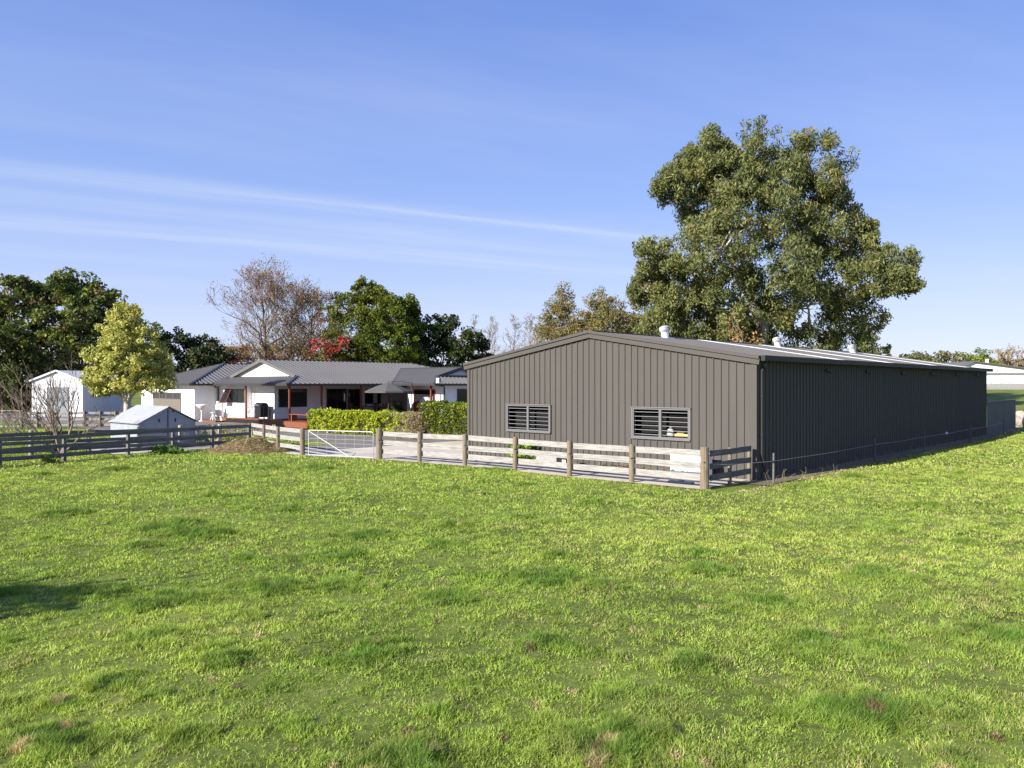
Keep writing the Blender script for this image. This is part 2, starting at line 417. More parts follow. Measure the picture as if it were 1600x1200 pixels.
# ------------------------------------------------------------------ grass
TUFTS = []   # world x, y, radius, height factor
for tx, ty, r in ((1195, 945, 46), (455, 912, 60), (530, 868, 34), (310, 832, 42), (700, 852, 26), (860, 905, 50), (640, 1185, 70), (90, 1165, 60),
                  (420, 733, 22), (505, 733, 26), (345, 776, 18), (465, 796, 22), (655, 808, 18), (290, 822, 40), (575, 836, 28), (240, 826, 26), (100, 805, 30),
                  (90, 842, 22), (280, 930, 40), (1380, 905, 46), (1320, 1010, 70), (1100, 895, 36), (1090, 865, 22), (560, 1020, 60), (850, 1010, 40), (360, 1035, 34),
                  (1350, 1120, 60), (950, 1165, 80), (1560, 1000, 60), (700, 935, 40), (250, 1000, 46), (150, 925, 40), (830, 735, 26), (770, 735, 24), (930, 785, 18), (1240, 760, 18),
                  (1330, 745, 16), (180, 735, 20), (60, 742, 18), (1500, 740, 16), (1450, 790, 22), (1200, 835, 22), (1080, 1040, 40)):
    Y = F * CH / (ty - 600); TUFTS.append(((tx - 800) / F * Y, Y, r * Y / F * 1.15, 1.0))
for k in range(170):
    Y = 5 + 24 * rnd.random() ** 1.3; X = (rnd.random() * 1.7 - .85) * Y
    TUFTS.append((X, Y, rnd.uniform(.10, .34), rnd.uniform(.3, .9)))
def tuftfield(X, Y):
    t = np.zeros_like(X)
    for tx, ty, r, h in TUFTS:
        m_ = (np.abs(X - tx) < 2.2 * r) & (np.abs(Y - ty) < 1.8 * r)
        if m_.any():
            d2 = ((X[m_] - tx) / (1.15 * r)) ** 2 + ((Y[m_] - ty) / (.9 * r)) ** 2
            wn_ = fbm(X[m_] * 2.6 + 5, Y[m_] * 2.6, 3); t[m_] = np.maximum(t[m_], h * np.clip(np.exp(-d2 * 1.0) * (2.6 * wn_ - .45), 0, 1))
    return t
def grassy(X, Y):
    U, V = G(X, Y)
    ok = (U < fenceU(V) - .05) | (V < 10.35 + .3 * (fbm(U * .9, U * 0 + 4) - .5))
    ok &= ~((U > 12.8) & (V > 35) & (V < 41.5))
    ok &= ~((U > 16.8) & (V > 41.5))
    ok |= (U > 20.5) & (U < 22.8) & (V > 33.2) & (V < 41.8)
    ok &= V < 60
    return ok
def make_grass():
    Ps = []
    for y0, y1, dens, hh, ww in ((4.6, 8.0, 6000, .040, .0055), (8.0, 12, 4000, .042, .0074), (12, 18, 2300, .045, .0115), (18, 28, 1050, .05, .017), (28, 46, 300, .06, .03), (46, 75, 14, .11, .14), (75, 140, 4, .16, .3)):
        area = (y1 - y0) * ((y0 + y1) * .72 + 2)
        n = int(area * dens)
        Y = np.sqrt(y0 ** 2 + (y1 ** 2 - y0 ** 2) * rng.random(n)); X = (rng.random(n) * 2 - 1) * (Y * .72 + 1)
        k = grassy(X, Y)
        if y0 >= 46: k &= X > .3 * Y
        X, Y = X[k], Y[k]
        T = tuftfield(X, Y)
        # thin bare spots
        g = fbm(X * 1.1 + 9, Y * 1.1, 3)
        g2 = fbm(X * 7 + 11, Y * 7, 3)
        keep = rng.random(len(X)) < np.clip(.62 + (g - .5) * 1.0 + (g2 - .5) * 3.2 + T, .10, 1)
        X, Y, T = X[keep], Y[keep], T[keep]
        Ps.append((X, Y, T, np.full(len(X), hh), np.full(len(X), ww)))
        # extra, longer blades in the tufts
        e = T > .22
        for r_ in range(2):
            Xe, Ye, Te = X[e], Y[e], T[e]
            Xe = Xe + rng.normal(0, .02, len(Xe)); Ye = Ye + rng.normal(0, .02, len(Xe))
            Ps.append((Xe, Ye, Te, np.full(len(Xe), hh * 1.05), np.full(len(Xe), ww * .85)))
    X, Y, T, hh, ww = [np.concatenate(a) for a in zip(*Ps)]
    n = len(X)
    big = fbm(X * .22, Y * .22 + 50, 3); med = fbm(X * .9 + 100, Y * .9, 3); fine = fbm(X * 5 + 30, Y * 5, 2)
    micro = np.clip((fbm(X * 7 + 11, Y * 7, 3) - .5) * 2.6 + .5, 0, 1)
    hgt = hh * (.45 + .75 * rng.random(n)) * (.5 + .6 * med + .85 * micro) * (1 + 1.3 * T)
    wid = ww * (.6 + .8 * rng.random(n))
    broad = (rng.random(n) < .42) & (T < .3)                        # clover and weeds: low, wide leaves
    hgt[broad] *= .6; wid[broad] *= 1.8
    ang = rng.random(n) * 2 * np.pi
    lean = (.4 + 1.3 * rng.random(n) ** 1.5) * (1 - .35 * np.clip(T, 0, 1)); lean[broad] = 1.0 + rng.random(broad.sum())
    la = rng.random(n) * 2 * np.pi
    z = H(X, Y)
    base = np.stack([X, Y, z - .005], -1)
    side = np.stack([np.cos(ang), np.sin(ang), np.zeros(n)], -1) * wid[:, None] * .5
    ld = np.stack([np.cos(la), np.sin(la), np.zeros(n)], -1)
    upv = np.array([0, 0, 1.0])
    nrm = np.sqrt(1 + lean ** 2)
    mid = base + (upv * (.62 / (1 + .25 * lean))[:, None] + ld * (lean / nrm * .35)[:, None]) * hgt[:, None]
    tip = base + (upv * (1 / nrm)[:, None] + ld * (lean / nrm)[:, None]) * hgt[:, None]
    P = np.stack([base - side, base + side, mid + side * .8, mid - side * .8, tip], 1).reshape(-1, 3)
    q = np.arange(n) * 5
    lp = np.stack([q, q + 1, q + 2, q + 3, q + 3, q + 2, q + 4], -1).ravel()
    fn = np.tile([4, 3], n)
    # colours: fresh green, yellow green, dark tuft green, straw
    c_y = np.array([.435, .52, .094]); c_g = np.array([.285, .40, .062]); c_d = np.array([.115, .215, .035]); c_s = np.array([.50, .42, .20]); c_b = np.array([.27, .19, .10])
    t = np.clip((big - .5) * 1.6 + (med - .5) * 1.3 + (fine - .5) * .9 + rng.normal(0, .15, n) + .46, 0, 1)[:, None]
    c = c_g * (1 - t) + c_y * t
    td = np.clip(T * .95, 0, .8)[:, None]
    c = c * (1 - td) + c_d * td
    _U, _V = G(X, Y)
    edge = np.exp(-((_V - 10.3) / .35) ** 2) * (_U > 20) * .8
    straw = rng.random(n) < np.clip(edge + .035 + .05 * (X > 1) + .5 * np.clip(fbm(X * 1.9 + 70, Y * 1.9 + 11, 3) - .54, 0, 1) * 2.2 + .03 * (X > 0), 0, .75) * (1 - np.clip(T, 0, 1))
    c[straw] = c_s * (.6 + .6 * rng.random(straw.sum()))[:, None]
    # small dead patches
    for k in range(150):
        yy = 6 + 22 * rnd.random() ** 1.2; xx = (rnd.random() * 1.5 - .72) * yy; r = rnd.uniform(.03, .085)
        m_ = ((X - xx) ** 2 + ((Y - yy) * .8) ** 2 < r * r * (.3 + 1.4 * rng.random(len(X))))
        c[m_] = (c_s if rnd.random() < .65 else c_b) * (.8 + .4 * rng.random(m_.sum()))[:, None]
    species = np.clip((fbm(X * 4.3 + 60, Y * 4.3 + 8, 3) - .5) * 3.4 + .5, 0, 1)      # darker clover and dock between the lighter ryegrass
    c = c * (.76 + .34 * species)[:, None] * np.array([1, 1, 1.0])
    c = c * (.84 + .32 * rng.random(n))[:, None]
    cc = np.repeat(c, 5, 0)
    o = npmesh('pasture_grass', P, fn, lp, M['grassblade'], cc)
    tag(o, 'short green pasture grass with darker tufts covering the paddock', 'grass', kind='stuff')
    return o
make_grass()

# ------------------------------------------------------------------ foliage
def leaves(name, parent, centres, rc, per, ln, wd, pal, droop=0.0, flat=.75, jit=.18, m=None, origin=(0, 0, 0), outward=None):
    """centres (n,3); rc cluster radius (n,) or float; per leaves per cluster; pal list of colours with weights"""
    n = len(centres); rc = np.broadcast_to(np.asarray(rc, float), (n,))
    g = rng.normal(0, 1, (n, per, 3)); g /= np.maximum(1, np.linalg.norm(g, axis=2, keepdims=True) / 1.6)
    g[:, :, 2] *= flat
    P = (centres[:, None, :] + g * rc[:, None, None] * .62).reshape(-1, 3)
    k = len(P)
    d = rng.normal(0, 1, (k, 3)); d[:, 2] = d[:, 2] * (1 - .5 * abs(droop)) - droop * 1.4
    d /= np.linalg.norm(d, axis=1, keepdims=True)
    r = rng.normal(0, 1, (k, 3))
    if outward is not None:
        r = r * .8 + np.repeat(outward, per, 0) * .9
        s = np.cross(d, r)
    else:
        s = np.cross(d, r)
    s /= np.maximum(1e-6, np.linalg.norm(s, axis=1, keepdims=True))
    L_ = ln * (.6 + .8 * rng.random(k))[:, None]; W_ = wd * (.6 + .8 * rng.random(k))[:, None]
    V = np.stack([P - d * L_ * .5, P + s * W_ * .5 - d * L_ * .05, P + d * L_ * .5, P - s * W_ * .5 - d * L_ * .05], 1).reshape(-1, 3) - np.array(origin)
    q = np.arange(k) * 4
    lp = np.stack([q, q + 1, q + 2, q + 3], -1).ravel()
    wts = np.array([p[1] for p in pal], float); wts /= wts.sum(); C = np.array([p[0] for p in pal])
    base = C[rng.choice(len(pal), n, p=wts)]
    alt = C[rng.choice(len(pal), k, p=wts)]
    c = (np.repeat(base, per, 0) * .68 + alt * .32) * 1.35
    c = c * (1 + rng.normal(0, jit, (k, 1)))
    c = np.repeat(np.clip(c, .004, 1), 4, 0)
    return npmesh(name, V, np.full(k, 4), lp, m or M['leaf'], c, parent)

def lobe_centres(lobes, dens, shell=.55, sub=True):
    """lobes: (cx,cy,cz,rx,ry,rz). cluster centres on and inside lumpy ellipsoids"""
    out = []; dirs = []
    for cx, cy, cz, rx, ry, rz in lobes:
        area = (rx * ry + rx * rz + ry * rz)
        n = max(6, int(area * dens))
        d = rng.normal(0, 1, (n, 3)); d /= np.linalg.norm(d, axis=1, keepdims=True)
        r = shell + (1 - shell) * np.sqrt(rng.random(n))
        ph = rng.random(3) * 6
        lump = 1 + .16 * np.sin(d[:, 0] * 5 + ph[0]) * np.sin(d[:, 2] * 6 + ph[1]) + .12 * np.sin(d[:, 1] * 7 + ph[2])
        p = d * (r * lump)[:, None] * np.array([rx, ry, rz]) + np.array([cx, cy, cz])
        out.append(p); dirs.append(d)
    return np.concatenate(out), np.concatenate(dirs)

def pxlobes(Y, lst):
    res = []
    for l in lst:
        px, py, rx, ry = l[:4]; dd = l[4] if len(l) > 4 else 0
        Yc = Y + dd; k = Yc / F
        res.append(((px - 800) * k, Yc, CH + (600 - py) * k, rx * k, (rx + ry) * .5 * k, ry * k))
    return res

def wig(p, q, n, amt, seed):
    r = random.Random(seed); p = Vector(p); q = Vector(q); L_ = (q - p).length
    pts = []
    for i in range(n + 1):
        t = i / n; w_ = math.sin(t * math.pi) if i < n else 0
        pts.append(p.lerp(q, t) + Vector((r.uniform(-1, 1), r.uniform(-1, 1), r.uniform(-1, 1) * .4)) * amt * L_ * w_)
    return pts

def tree(name, label, cat, bpx, Y, lobes, pal, dens, rc, per, ln, wd, droop=0., flat=.75, trunk_r=.25, bark='bark', group=None, shell=.5, limbs=True, subl=0, subscale=.4, extra_limbs=0, base_dd=0, fork=None, jit=.18, clump=False, fill=.5):
    lb = pxlobes(Y, lobes)
    if subl:
        more = []
        for (cx, cy, cz, rx, ry, rz) in lb:
            for k in range(subl):
                a = rnd.uniform(0, 2 * math.pi); e = math.asin(rnd.uniform(-.75, 1)); rr = rnd.uniform(.7, 1.0)
                d = (math.cos(a) * math.cos(e), math.sin(a) * math.cos(e), math.sin(e)); s = subscale * rnd.uniform(.6, 1.25)
                more.append((cx + d[0] * rx * rr, cy + d[1] * ry * rr, cz + d[2] * rz * rr, rx * s, ry * s, rz * s))
        lb_all = lb + more
    else: lb_all = lb
    Yb = Y + base_dd
    bx = (bpx - 800) / F * Yb; bz = float(H(bx, Yb))
    t = thing(name, label, cat, (bx, Yb, bz), 0, group)
    if clump:
        c1_, d1_ = lobe_centres(lb, dens * fill, .3); c2_, d2_ = lobe_centres(more, dens * .85, .62)
        cen = np.concatenate([c1_, c2_]); dirs = np.concatenate([d1_, d2_])
    else:
        cen, dirs = lobe_centres(lb_all, dens, shell)
    keep = cen[:, 2] > bz + .15
    cen, dirs = cen[keep], dirs[keep]
    leaves('crown', t, cen, rc, per, ln, wd, pal, droop, flat, jit, origin=(bx, Yb, bz), outward=dirs)
    mb = MB((bx, Yb, bz))
    top = max(lb, key=lambda l: l[2]); low = min(l[2] - l[5] for l in lb)
    fz = fork if fork is not None else max(bz + .5, low + .15 * (top[2] - low))
    fk = Vector((bx + (top[0] - bx) * .25, Yb + (top[1] - Yb) * .25, max(fz, bz + .6)))
    mb.tube(wig((bx, Yb, bz - .2), fk, 4, .04, 3), [trunk_r * 1.25, trunk_r, trunk_r * .92, trunk_r * .86, trunk_r * .8], 9)
    if limbs:
        src = lb_all if len(lb_all) < 60 else rnd.sample(lb_all, 60)
        for i, l in enumerate(src):
            r0 = trunk_r * (.55 if l in lb else .28)
            st = fk if l in lb else Vector((lambda b: (b[0], b[1], b[2] - b[5] * .3))(min(lb, key=lambda b: (b[0] - l[0]) ** 2 + (b[1] - l[1]) ** 2 + (b[2] - l[2]) ** 2)))
            en = Vector((l[0], l[1], l[2] + l[5] * .45))
            mb.tube(wig(st, en, 5, .07, i), [r0, r0 * .8, r0 * .62, r0 * .45, r0 * .3, r0 * .12], 5, cap=False)
            if l in lb:
                for k in range(3 + extra_limbs):
                    d = Vector((rnd.uniform(-1, 1), rnd.uniform(-1, 1), rnd.uniform(-.2, 1))).normalized()
                    e2 = Vector((l[0] + d.x * l[3] * .7, l[1] + d.y * l[4] * .7, l[2] + d.z * l[5] * .6))
                    s2 = st.lerp(en, rnd.uniform(.45, .8))
                    mb.tube(wig(s2, e2, 4, .08, i * 7 + k), [r0 * .4, r0 * .3, r0 * .22, r0 * .15, r0 * .06], 4, cap=False)
    mb.build('trunk', M[bark], t, True)
    return t

def branch(mb, p, d, ln, r, depth, tips, spread=.55, r_=None, up=.12, sides=4, kids=(2, 3), shrink=.74, minr=.004):
    r_ = r_ or rnd
    p = Vector(p); d = Vector(d).normalized()
    pts = [p]; rads = [r]; q = p.copy(); dd = d.copy(); n = 3
    for i in range(n):
        dd = (dd + Vector((r_.uniform(-1, 1), r_.uniform(-1, 1), r_.uniform(-.6, 1) * .8)) * .16 + Vector((0, 0, up * .3))).normalized()
        q = q + dd * ln / n; pts.append(q.copy()); rads.append(max(minr, r * (1 - .35 * (i + 1) / n)))
    mb.tube(pts, rads, max(3, sides), cap=False)
    if depth <= 0:
        tips.append(q.copy()); return
    for k in range(r_.randint(*kids)):
        ax = Vector((r_.uniform(-1, 1), r_.uniform(-1, 1), r_.uniform(-1, 1))).cross(dd)
        if ax.length < .01: continue
        nd = (dd + ax.normalized() * spread * r_.uniform(.6, 1.5) + Vector((0, 0, up))).normalized()
        st = pts[-1] if k == 0 else pts[r_.randint(1, n)]
        branch(mb, st, nd, ln * shrink * r_.uniform(.75, 1.2), rads[-1] * .72, depth - 1, tips, spread, r_, up, 3 if depth < 3 else sides, kids, shrink, minr)

def leader_tree(name, label, cat, bpx, Y, top, spread, depth, bark, group=None, leaf=None, r0=.2, first=.2, step=.05, seed=1, minr=.012, rise=.45, lean=0.0, kids=(2, 3), prof=lambda t: 1 - .72 * t ** 1.1):
    """one leading trunk with side branches all the way up"""
    bx = (bpx - 800) / F * Y; bz = float(H(bx, Y)); r_ = random.Random(seed)
    t = thing(name, label, cat, (bx, Y, bz), 0, group)
    hgt = CH + (600 - top) / F * Y - bz
    mb = MB((bx, Y, bz)); tips = []; n = 12
    pts = []; x = y = 0
    for i in range(n + 1):
        pts.append(Vector((bx + x + lean * hgt * (i / n) ** 1.5, Y + y, bz - .1 + hgt * .93 * i / n))); x += r_.uniform(-.012, .012) * hgt; y += r_.uniform(-.012, .012) * hgt
    mb.tube(pts, [max(minr, r0 * (1 - .93 * i / n)) for i in range(n + 1)], 7, cap=False)
    f = first; az = r_.uniform(0, 6)
    while f < .99:
        k = f * n; i = min(n - 1, int(k)); p = pts[i].lerp(pts[i + 1], k - i)
        ln = spread * (prof(max(0, (f - first) / (1 - first)))) * r_.uniform(.75, 1.1) * .37
        d = Vector((math.cos(az), math.sin(az), rise + f * .9))
        branch(mb, p, d, ln, max(minr, r0 * (1 - .93 * f) * .55), depth, tips, .48, r_, .08, 4, kids, .76, minr)
        az += 2.4 + r_.uniform(-.4, .4); f += step * r_.uniform(.6, 1.3)
    mb.build('trunk', M[bark], t, True)
    if leaf:
        pal, frac, rc, per, ln_, wd = leaf
        sel = [p for p in tips if r_.random() < frac]
        leaves('crown', t, np.array([tuple(p) for p in sel]), rc, per, ln_, wd, pal, .2, .8, origin=(bx, Y, bz))
    return t

def bare_tree(name, label, cat, bpx, Y, py_base, hgt, stems, depth, bark, group=None, leaf=None, r0=.16, spread=.5, up=.12, kids=(2, 3), seed=1, minr=.012, shrink=.76, zbase=None):
    bx = (bpx - 800) / F * Y; bz = float(H(bx, Y)) if zbase is None else zbase
    t = thing(name, label, cat, (bx, Y, bz), 0, group)
    mb = MB((bx, Y, bz)); tips = []; r_ = random.Random(seed)
    for (dx, dy, dz, f) in stems:
        branch(mb, (bx, Y, bz - .1), (dx, dy, dz), hgt * f, r0, depth, tips, spread, r_, up, 6, kids, shrink, minr)
    mb.build('trunk', M[bark], t, True)
    if leaf:
        pal, frac, rc, per, ln, wd = leaf
        sel = [p for p in tips if r_.random() < frac]
        if sel:
            leaves('crown', t, np.array([tuple(p) for p in sel]), rc, per, ln, wd, pal, .2, .8, origin=(bx, Y, bz))
    return t

# ================================================================== big farm shed
A_U, B_U, A_V, B_V = 23.0, 52.7, 11.1, 23.95
EZ, RZ = 3.80, 4.86; MV = (A_V + B_V) / 2; SL = (RZ - EZ) / (MV - A_V)
def shedz(v): return EZ + SL * min(v - A_V, B_V - v)
so_ = (A_U, A_V, 0.0)
shed = gthing('farm_shed', 'long dark grey ribbed steel farm shed with two louvre windows in its gable end', 'shed', *so_)
mb = MB(so_)
WIN = [(19.42, 21.66, 1.15, 2.18), (13.40, 15.64, 1.15, 2.18)]
def gw(z0, z1, v0, v1):
    ribbed(mb, (A_U, A_V, 0), (0, 1, 0), (0, 0, 1), (-1, 0, 0), v0 - A_V, v1 - A_V, lambda a: (z0, z1 if z1 else shedz(A_V + a) + .02), breaks=(MV - A_V,))
gw(0.03, 1.15, A_V, B_V); gw(2.18, None, A_V, B_V)
for v0, v1 in ((A_V, 13.40), (15.64, 19.42), (21.66, B_V)): gw(1.15, 2.18, v0, v1)
mb.build('gable_wall', M['shed'], shed)
mb = MB(so_)
ribbed(mb, (A_U, A_V, 0), (1, 0, 0), (0, 0, 1), (0, -1, 0), 0, B_U - A_U, lambda a: (.03, EZ))
mb.box(B_U - .02, B_U, A_V, B_V, .02, EZ); mb.box(A_U + .05, B_U, B_V - .02, B_V, .02, EZ)
mb.add([(B_U - .01, A_V, EZ), (B_U - .01, B_V, EZ), (B_U - .01, MV, RZ)], [(0, 1, 2)])
mb.build('side_wall', M['shed'], shed)
mb = MB(so_)
for s, v in ((1, A_V), (-1, B_V)):
    nrm = Vector((0, -SL * s, 1)).normalized(); bdir = Vector((0, s, SL)).normalized(); ln = math.hypot(MV - A_V + .14, (MV - A_V + .14) * SL)
    ribbed(mb, (A_U - .09, v - .14 * s, EZ - .14 * SL + .05), (1, 0, 0), bdir, nrm, 0, B_U - A_U + .18, lambda a: (0, ln), pitch=.3)
mb.build('roof', M['shed_roof'], shed)
mb = MB(so_)
mb.beam((A_U - .12, MV - .02, RZ + .085), (B_U + .12, MV - .02, RZ + .085), .34, .03)
mb.build('ridge_cap', M['shed_roof'], shed)
for s, v in ((1, A_V), (-1, B_V)):          # barge boards in two steps
    mb = MB(so_)
    p = (A_U - .075, v - .16 * s, EZ - .16 * SL - .03); q = (A_U - .075, MV, RZ - .03)
    mb.beam((p[0], p[1], p[2] - .045), (q[0], q[1], q[2] - .045), .07, .20, (0, 0, 1))
    mb.beam((p[0] - .02, p[1], p[2] + .075), (q[0] - .02, q[1], q[2] + .075), .13, .095, (0, 0, 1))
    mb.build('barge_board', M['trim'], shed)
mb = MB(so_)
mb.box(A_U - .02, B_U + .1, A_V - .30, A_V - .035, EZ - .08, EZ - .065)
mb.box(A_U - .02, B_U + .1, A_V - .31, A_V - .295, EZ - .085, EZ + .085)
mb.box(A_U - .03, A_U - .02, A_V - .31, A_V - .035, EZ - .085, EZ + .085)
mb.box(B_U + .1, B_U + .11, A_V - .31, A_V - .035, EZ - .085, EZ + .085)
mb.box(A_U - .02, B_U + .1, A_V - .05, A_V - .035, EZ - .065, EZ + .02)
mb.build('gutter', M['gutter'], shed)
mb = MB(so_)
mb.tube([(A_U + .22, A_V - .2, EZ - .08), (A_U + .22, A_V - .2, EZ - .2), (A_U + .22, A_V - .09, EZ - .42), (A_U + .22, A_V - .09, .75), (A_U + .25, A_V - .16, .30), (A_U + .3, A_V - .32, .05)], .045, 8)
for z in (2.6, 1.4): mb.box(A_U + .16, A_U + .28, A_V - .15, A_V - .035, z, z + .03)
mb.build('downpipe', M['gutter'], shed)
mb = MB(so_)                                # corner flashings
mb.box(A_U - .045, A_U + .1, A_V - .045, A_V - .035, .03, EZ - .09); mb.box(A_U - .045, A_U - .035, A_V - .035, A_V + .12, .03, EZ - .02)
mb.build('corner_flashing', M['trim'], shed)
mb = MB(so_); mb.box(A_U - .045, A_U - .035, B_V - .12, B_V + .02, .03, EZ - .02); mb.build('corner_flashing', M['trim'], shed)
for (v0, v1, z0, z1) in WIN:
    mb = MB(so_); fr = .055; x0, x1 = A_U - .06, A_U + .06
    mb.box(x0, x1, v0, v1, z0, z0 + fr); mb.box(x0, x1, v0, v1, z1 - fr, z1)
    mb.box(x0, x1, v0, v0 + fr, z0 + fr, z1 - fr); mb.box(x0, x1, v1 - fr, v1, z0 + fr, z1 - fr)
    vm = (v0 + v1) / 2; mb.box(x0 - .004, x1, vm - .05, vm + .05, z0 + fr, z1 - fr)
    mb.box(x0 - .035, x0, v0 - .06, v1 + .06, z1, z1 + .035); mb.box(x0 - .03, x0, v0 - .04, v1 + .04, z0 - .04, z0)
    mb.box(x0 - .012, x0 + .03, v0 - .05, v0, z0, z1); mb.box(x0 - .012, x0 + .03, v1, v1 + .05, z0, z1)
    wn = mb.build('window', M['alu'], shed)
    mb = MB(so_); mb.box(A_U + .35, A_U + .36, v0 - .3, v1 + .3, z0 - .3, z1 + .3)
    for (aa, bb) in ((v0 - .31, v0 - .3), (v1 + .3, v1 + .31)): mb.box(A_U + .06, A_U + .36, aa, bb, z0 - .3, z1 + .3)
    mb.box(A_U + .06, A_U + .36, v0 - .3, v1 + .3, z0 - .31, z0 - .3); mb.box(A_U + .06, A_U + .36, v0 - .3, v1 + .3, z1 + .3, z1 + .31)
    mb.build('reveal', M['inside'], wn)
    mb = MB(so_); me_ = MB(so_)
    nb = 6
    for (s0, s1) in ((v0 + fr, vm - .05), (vm + .05, v1 - fr)):
        for k in range(nb):
            zc_ = z0 + fr + (k + .5) * (z1 - z0 - 2 * fr) / nb
            mb.beam((A_U + .02, s0 + .02, zc_), (A_U + .02, s1 - .02, zc_), .06, .006, (-.06, 0, .998))
            me_.beam((A_U - .02, s0 + .01, zc_ - .012), (A_U - .02, s1 - .01, zc_ - .012), .010, .011)
    mb.build('louvre_blades', M['glass'], wn); me_.build('louvre_rails', M['bladeedge'], wn)
for U in (30.6, 36.4, 43.0, 49.3):
    mb = MB(so_); bdir = Vector((0, 1, SL)).normalized(); nrm = Vector((0, -SL, 1)).normalized()
    o_ = Vector((U - .42, A_V - .13, EZ - .13 * SL + .05)) + nrm * .012
    ln = math.hypot(MV - A_V - .1, (MV - A_V - .1) * SL)
    ribbed(mb, o_, (1, 0, 0), bdir, nrm, 0, .84, lambda a: (0, ln), pitch=.28)
    mb.build('skylight', M['skylight'], shed)
for U in (27.4, 37.8, 48.0):
    V_ = MV - .42; z_ = shedz(V_) + .04
    mb = MB(so_); c = (U, V_, z_)
    mb.box(U - .28, U + .28, V_ - .28, V_ + .28, z_ - .08, z_ + .035); mb.lathe(c, [(.155, 0), (.155, .22), (.175, .225), (.175, .245)], 20)
    rv = mb.build('roof_vent', M['galv'], shed)
    mb = MB(so_)
    for k in range(22):
        t0 = 2 * math.pi * k / 22
        vs = []
        prof = [(.17, .25), (.215, .29), (.235, .36), (.215, .43), (.165, .475)]
        for r, z in prof:
            for dt in (0, .24):
                rr = r - (.03 if dt else 0)
                vs.append((U + rr * math.cos(t0 + dt), V_ + rr * math.sin(t0 + dt), z_ + z))
        mb.add(vs, [(2 * i, 2 * i + 1, 2 * i + 3, 2 * i + 2) for i in range(4)])
    mb.lathe((U, V_, z_ + .47), [(.175, 0), (.15, .02), (.08, .045), (.01, .055)], 20)
    mb.lathe((U, V_, z_ + .245), [(.12, 0), (.12, .225)], 16)
    mb.build('turbine', M['galv'], rv)
for U in (28.6, 32.7, 37.1, 41.5, 46.0, 50.2):
    mb = MB(so_); mb.box(U - .2, U + .12, A_V - .1, A_V - .034, EZ - .34, EZ - .27); mb.tube([(U, A_V - .06, EZ - .33), (U + .08, A_V - .12, EZ - .40)], .025, 7)
    mb.build('bracket', M['gutter'], shed)

# ================================================================== white house
GZ = .33
ho = (27.9, 47.9, GZ)
house = gthing('bungalow', 'white single storey house with grey ribbed roof, veranda and garage wing', 'house', *ho)
EH = 2.93
def hb(name, m, boxes, parent=None):
    b = MB(ho)
    for x in boxes: b.box(*x)
    return b.build(name, m, parent or house)
hb('wall', M['wall'], [(27.9, 46, 47.9, 56, GZ - .2, EH)])
hb('wall', M['wall'], [(27.5, 30, 50.9, 55.2, GZ - .2, EH - .01)])
hb('wall', M['wall'], [(36.5, 45.9, 40.5, 44.4, GZ - .2, EH - .01), (40.4, 45.8, 44.4, 48.0, GZ - .2, EH - .02)])
hb('wall', M['wall'], [(25.7, 35, 55.0, 64.2, GZ - .2, EH)])
HS = .285
RP = dict(pitch=.36, rh=.055, rb=.15, rt=.03)
def face(b, o, a, bd, slope, a0, a1, f, **k):
    a = Vector(a); bh = Vector(bd); bs = (bh + Vector((0, 0, slope))); l = bs.length; bs.normalize()
    n = a.cross(bs)
    if n.z < 0: n = -n
    kk = dict(RP); kk.update(k)
    ribbed(b, o, a, bs, n, a0, a1, lambda x: tuple(l * q for q in f(x)), **kk)
ZE = 3.0
b = MB(ho)     # main roof
face(b, (26.9, 44.6, ZE), (1, 0, 0), (0, 1, 0), HS, 0, 21, lambda x: (0, min(6, x) if x < 1.5 else min(6, 21 - x)), breaks=(1.4999, 1.5001, 15))
face(b, (26.9, 56.6, ZE), (1, 0, 0), (0, -1, 0), HS, 0, 21, lambda x: (0, min(6, x) if x < 1.5 else min(6, 21 - x)), breaks=(1.4999, 1.5001, 15))
face(b, (26.9, 44.6, ZE), (0, 1, 0), (1, 0, 0), HS, 0, 12, lambda x: (0, max(0, min(1.82, x, 12 - x))), breaks=(1.82, 10.18))
face(b, (47.9, 44.6, ZE), (0, 1, 0), (-1, 0, 0), HS, 0, 12, lambda x: (0, max(0, min(x, 12 - x))), breaks=(6,))
# joining roof behind the gablet
face(b, (26.9, 54.8, ZE), (0, 1, 0), (1, 0, 0), HS, 0, 4.9, lambda x: (max(0, 1.8 - x), 4.2), breaks=(1.8,))
face(b, (35.3, 54.8, ZE), (0, 1, 0), (-1, 0, 0), HS, 0, 4.9, lambda x: (0, 4.2))
# wing roof
face(b, (35.3, 40.0, ZE + .002), (0, 1, 0), (1, 0, 0), HS, 0, 11, lambda x: (0, 4.2 if x > 1.7 else max(0, x)), breaks=(1.699, 1.701))
face(b, (43.7, 40.0, ZE + .002), (0, 1, 0), (-1, 0, 0), HS, 0, 11, lambda x: (0, 4.2 if x > 1.7 else max(0, x)), breaks=(1.699, 1.701))
face(b, (35.3, 40.0, ZE + .002), (1, 0, 0), (0, 1, 0), HS, 0, 8.4, lambda x: (0, max(0, min(2.02, x, 8.4 - x))), breaks=(2.02, 6.38))
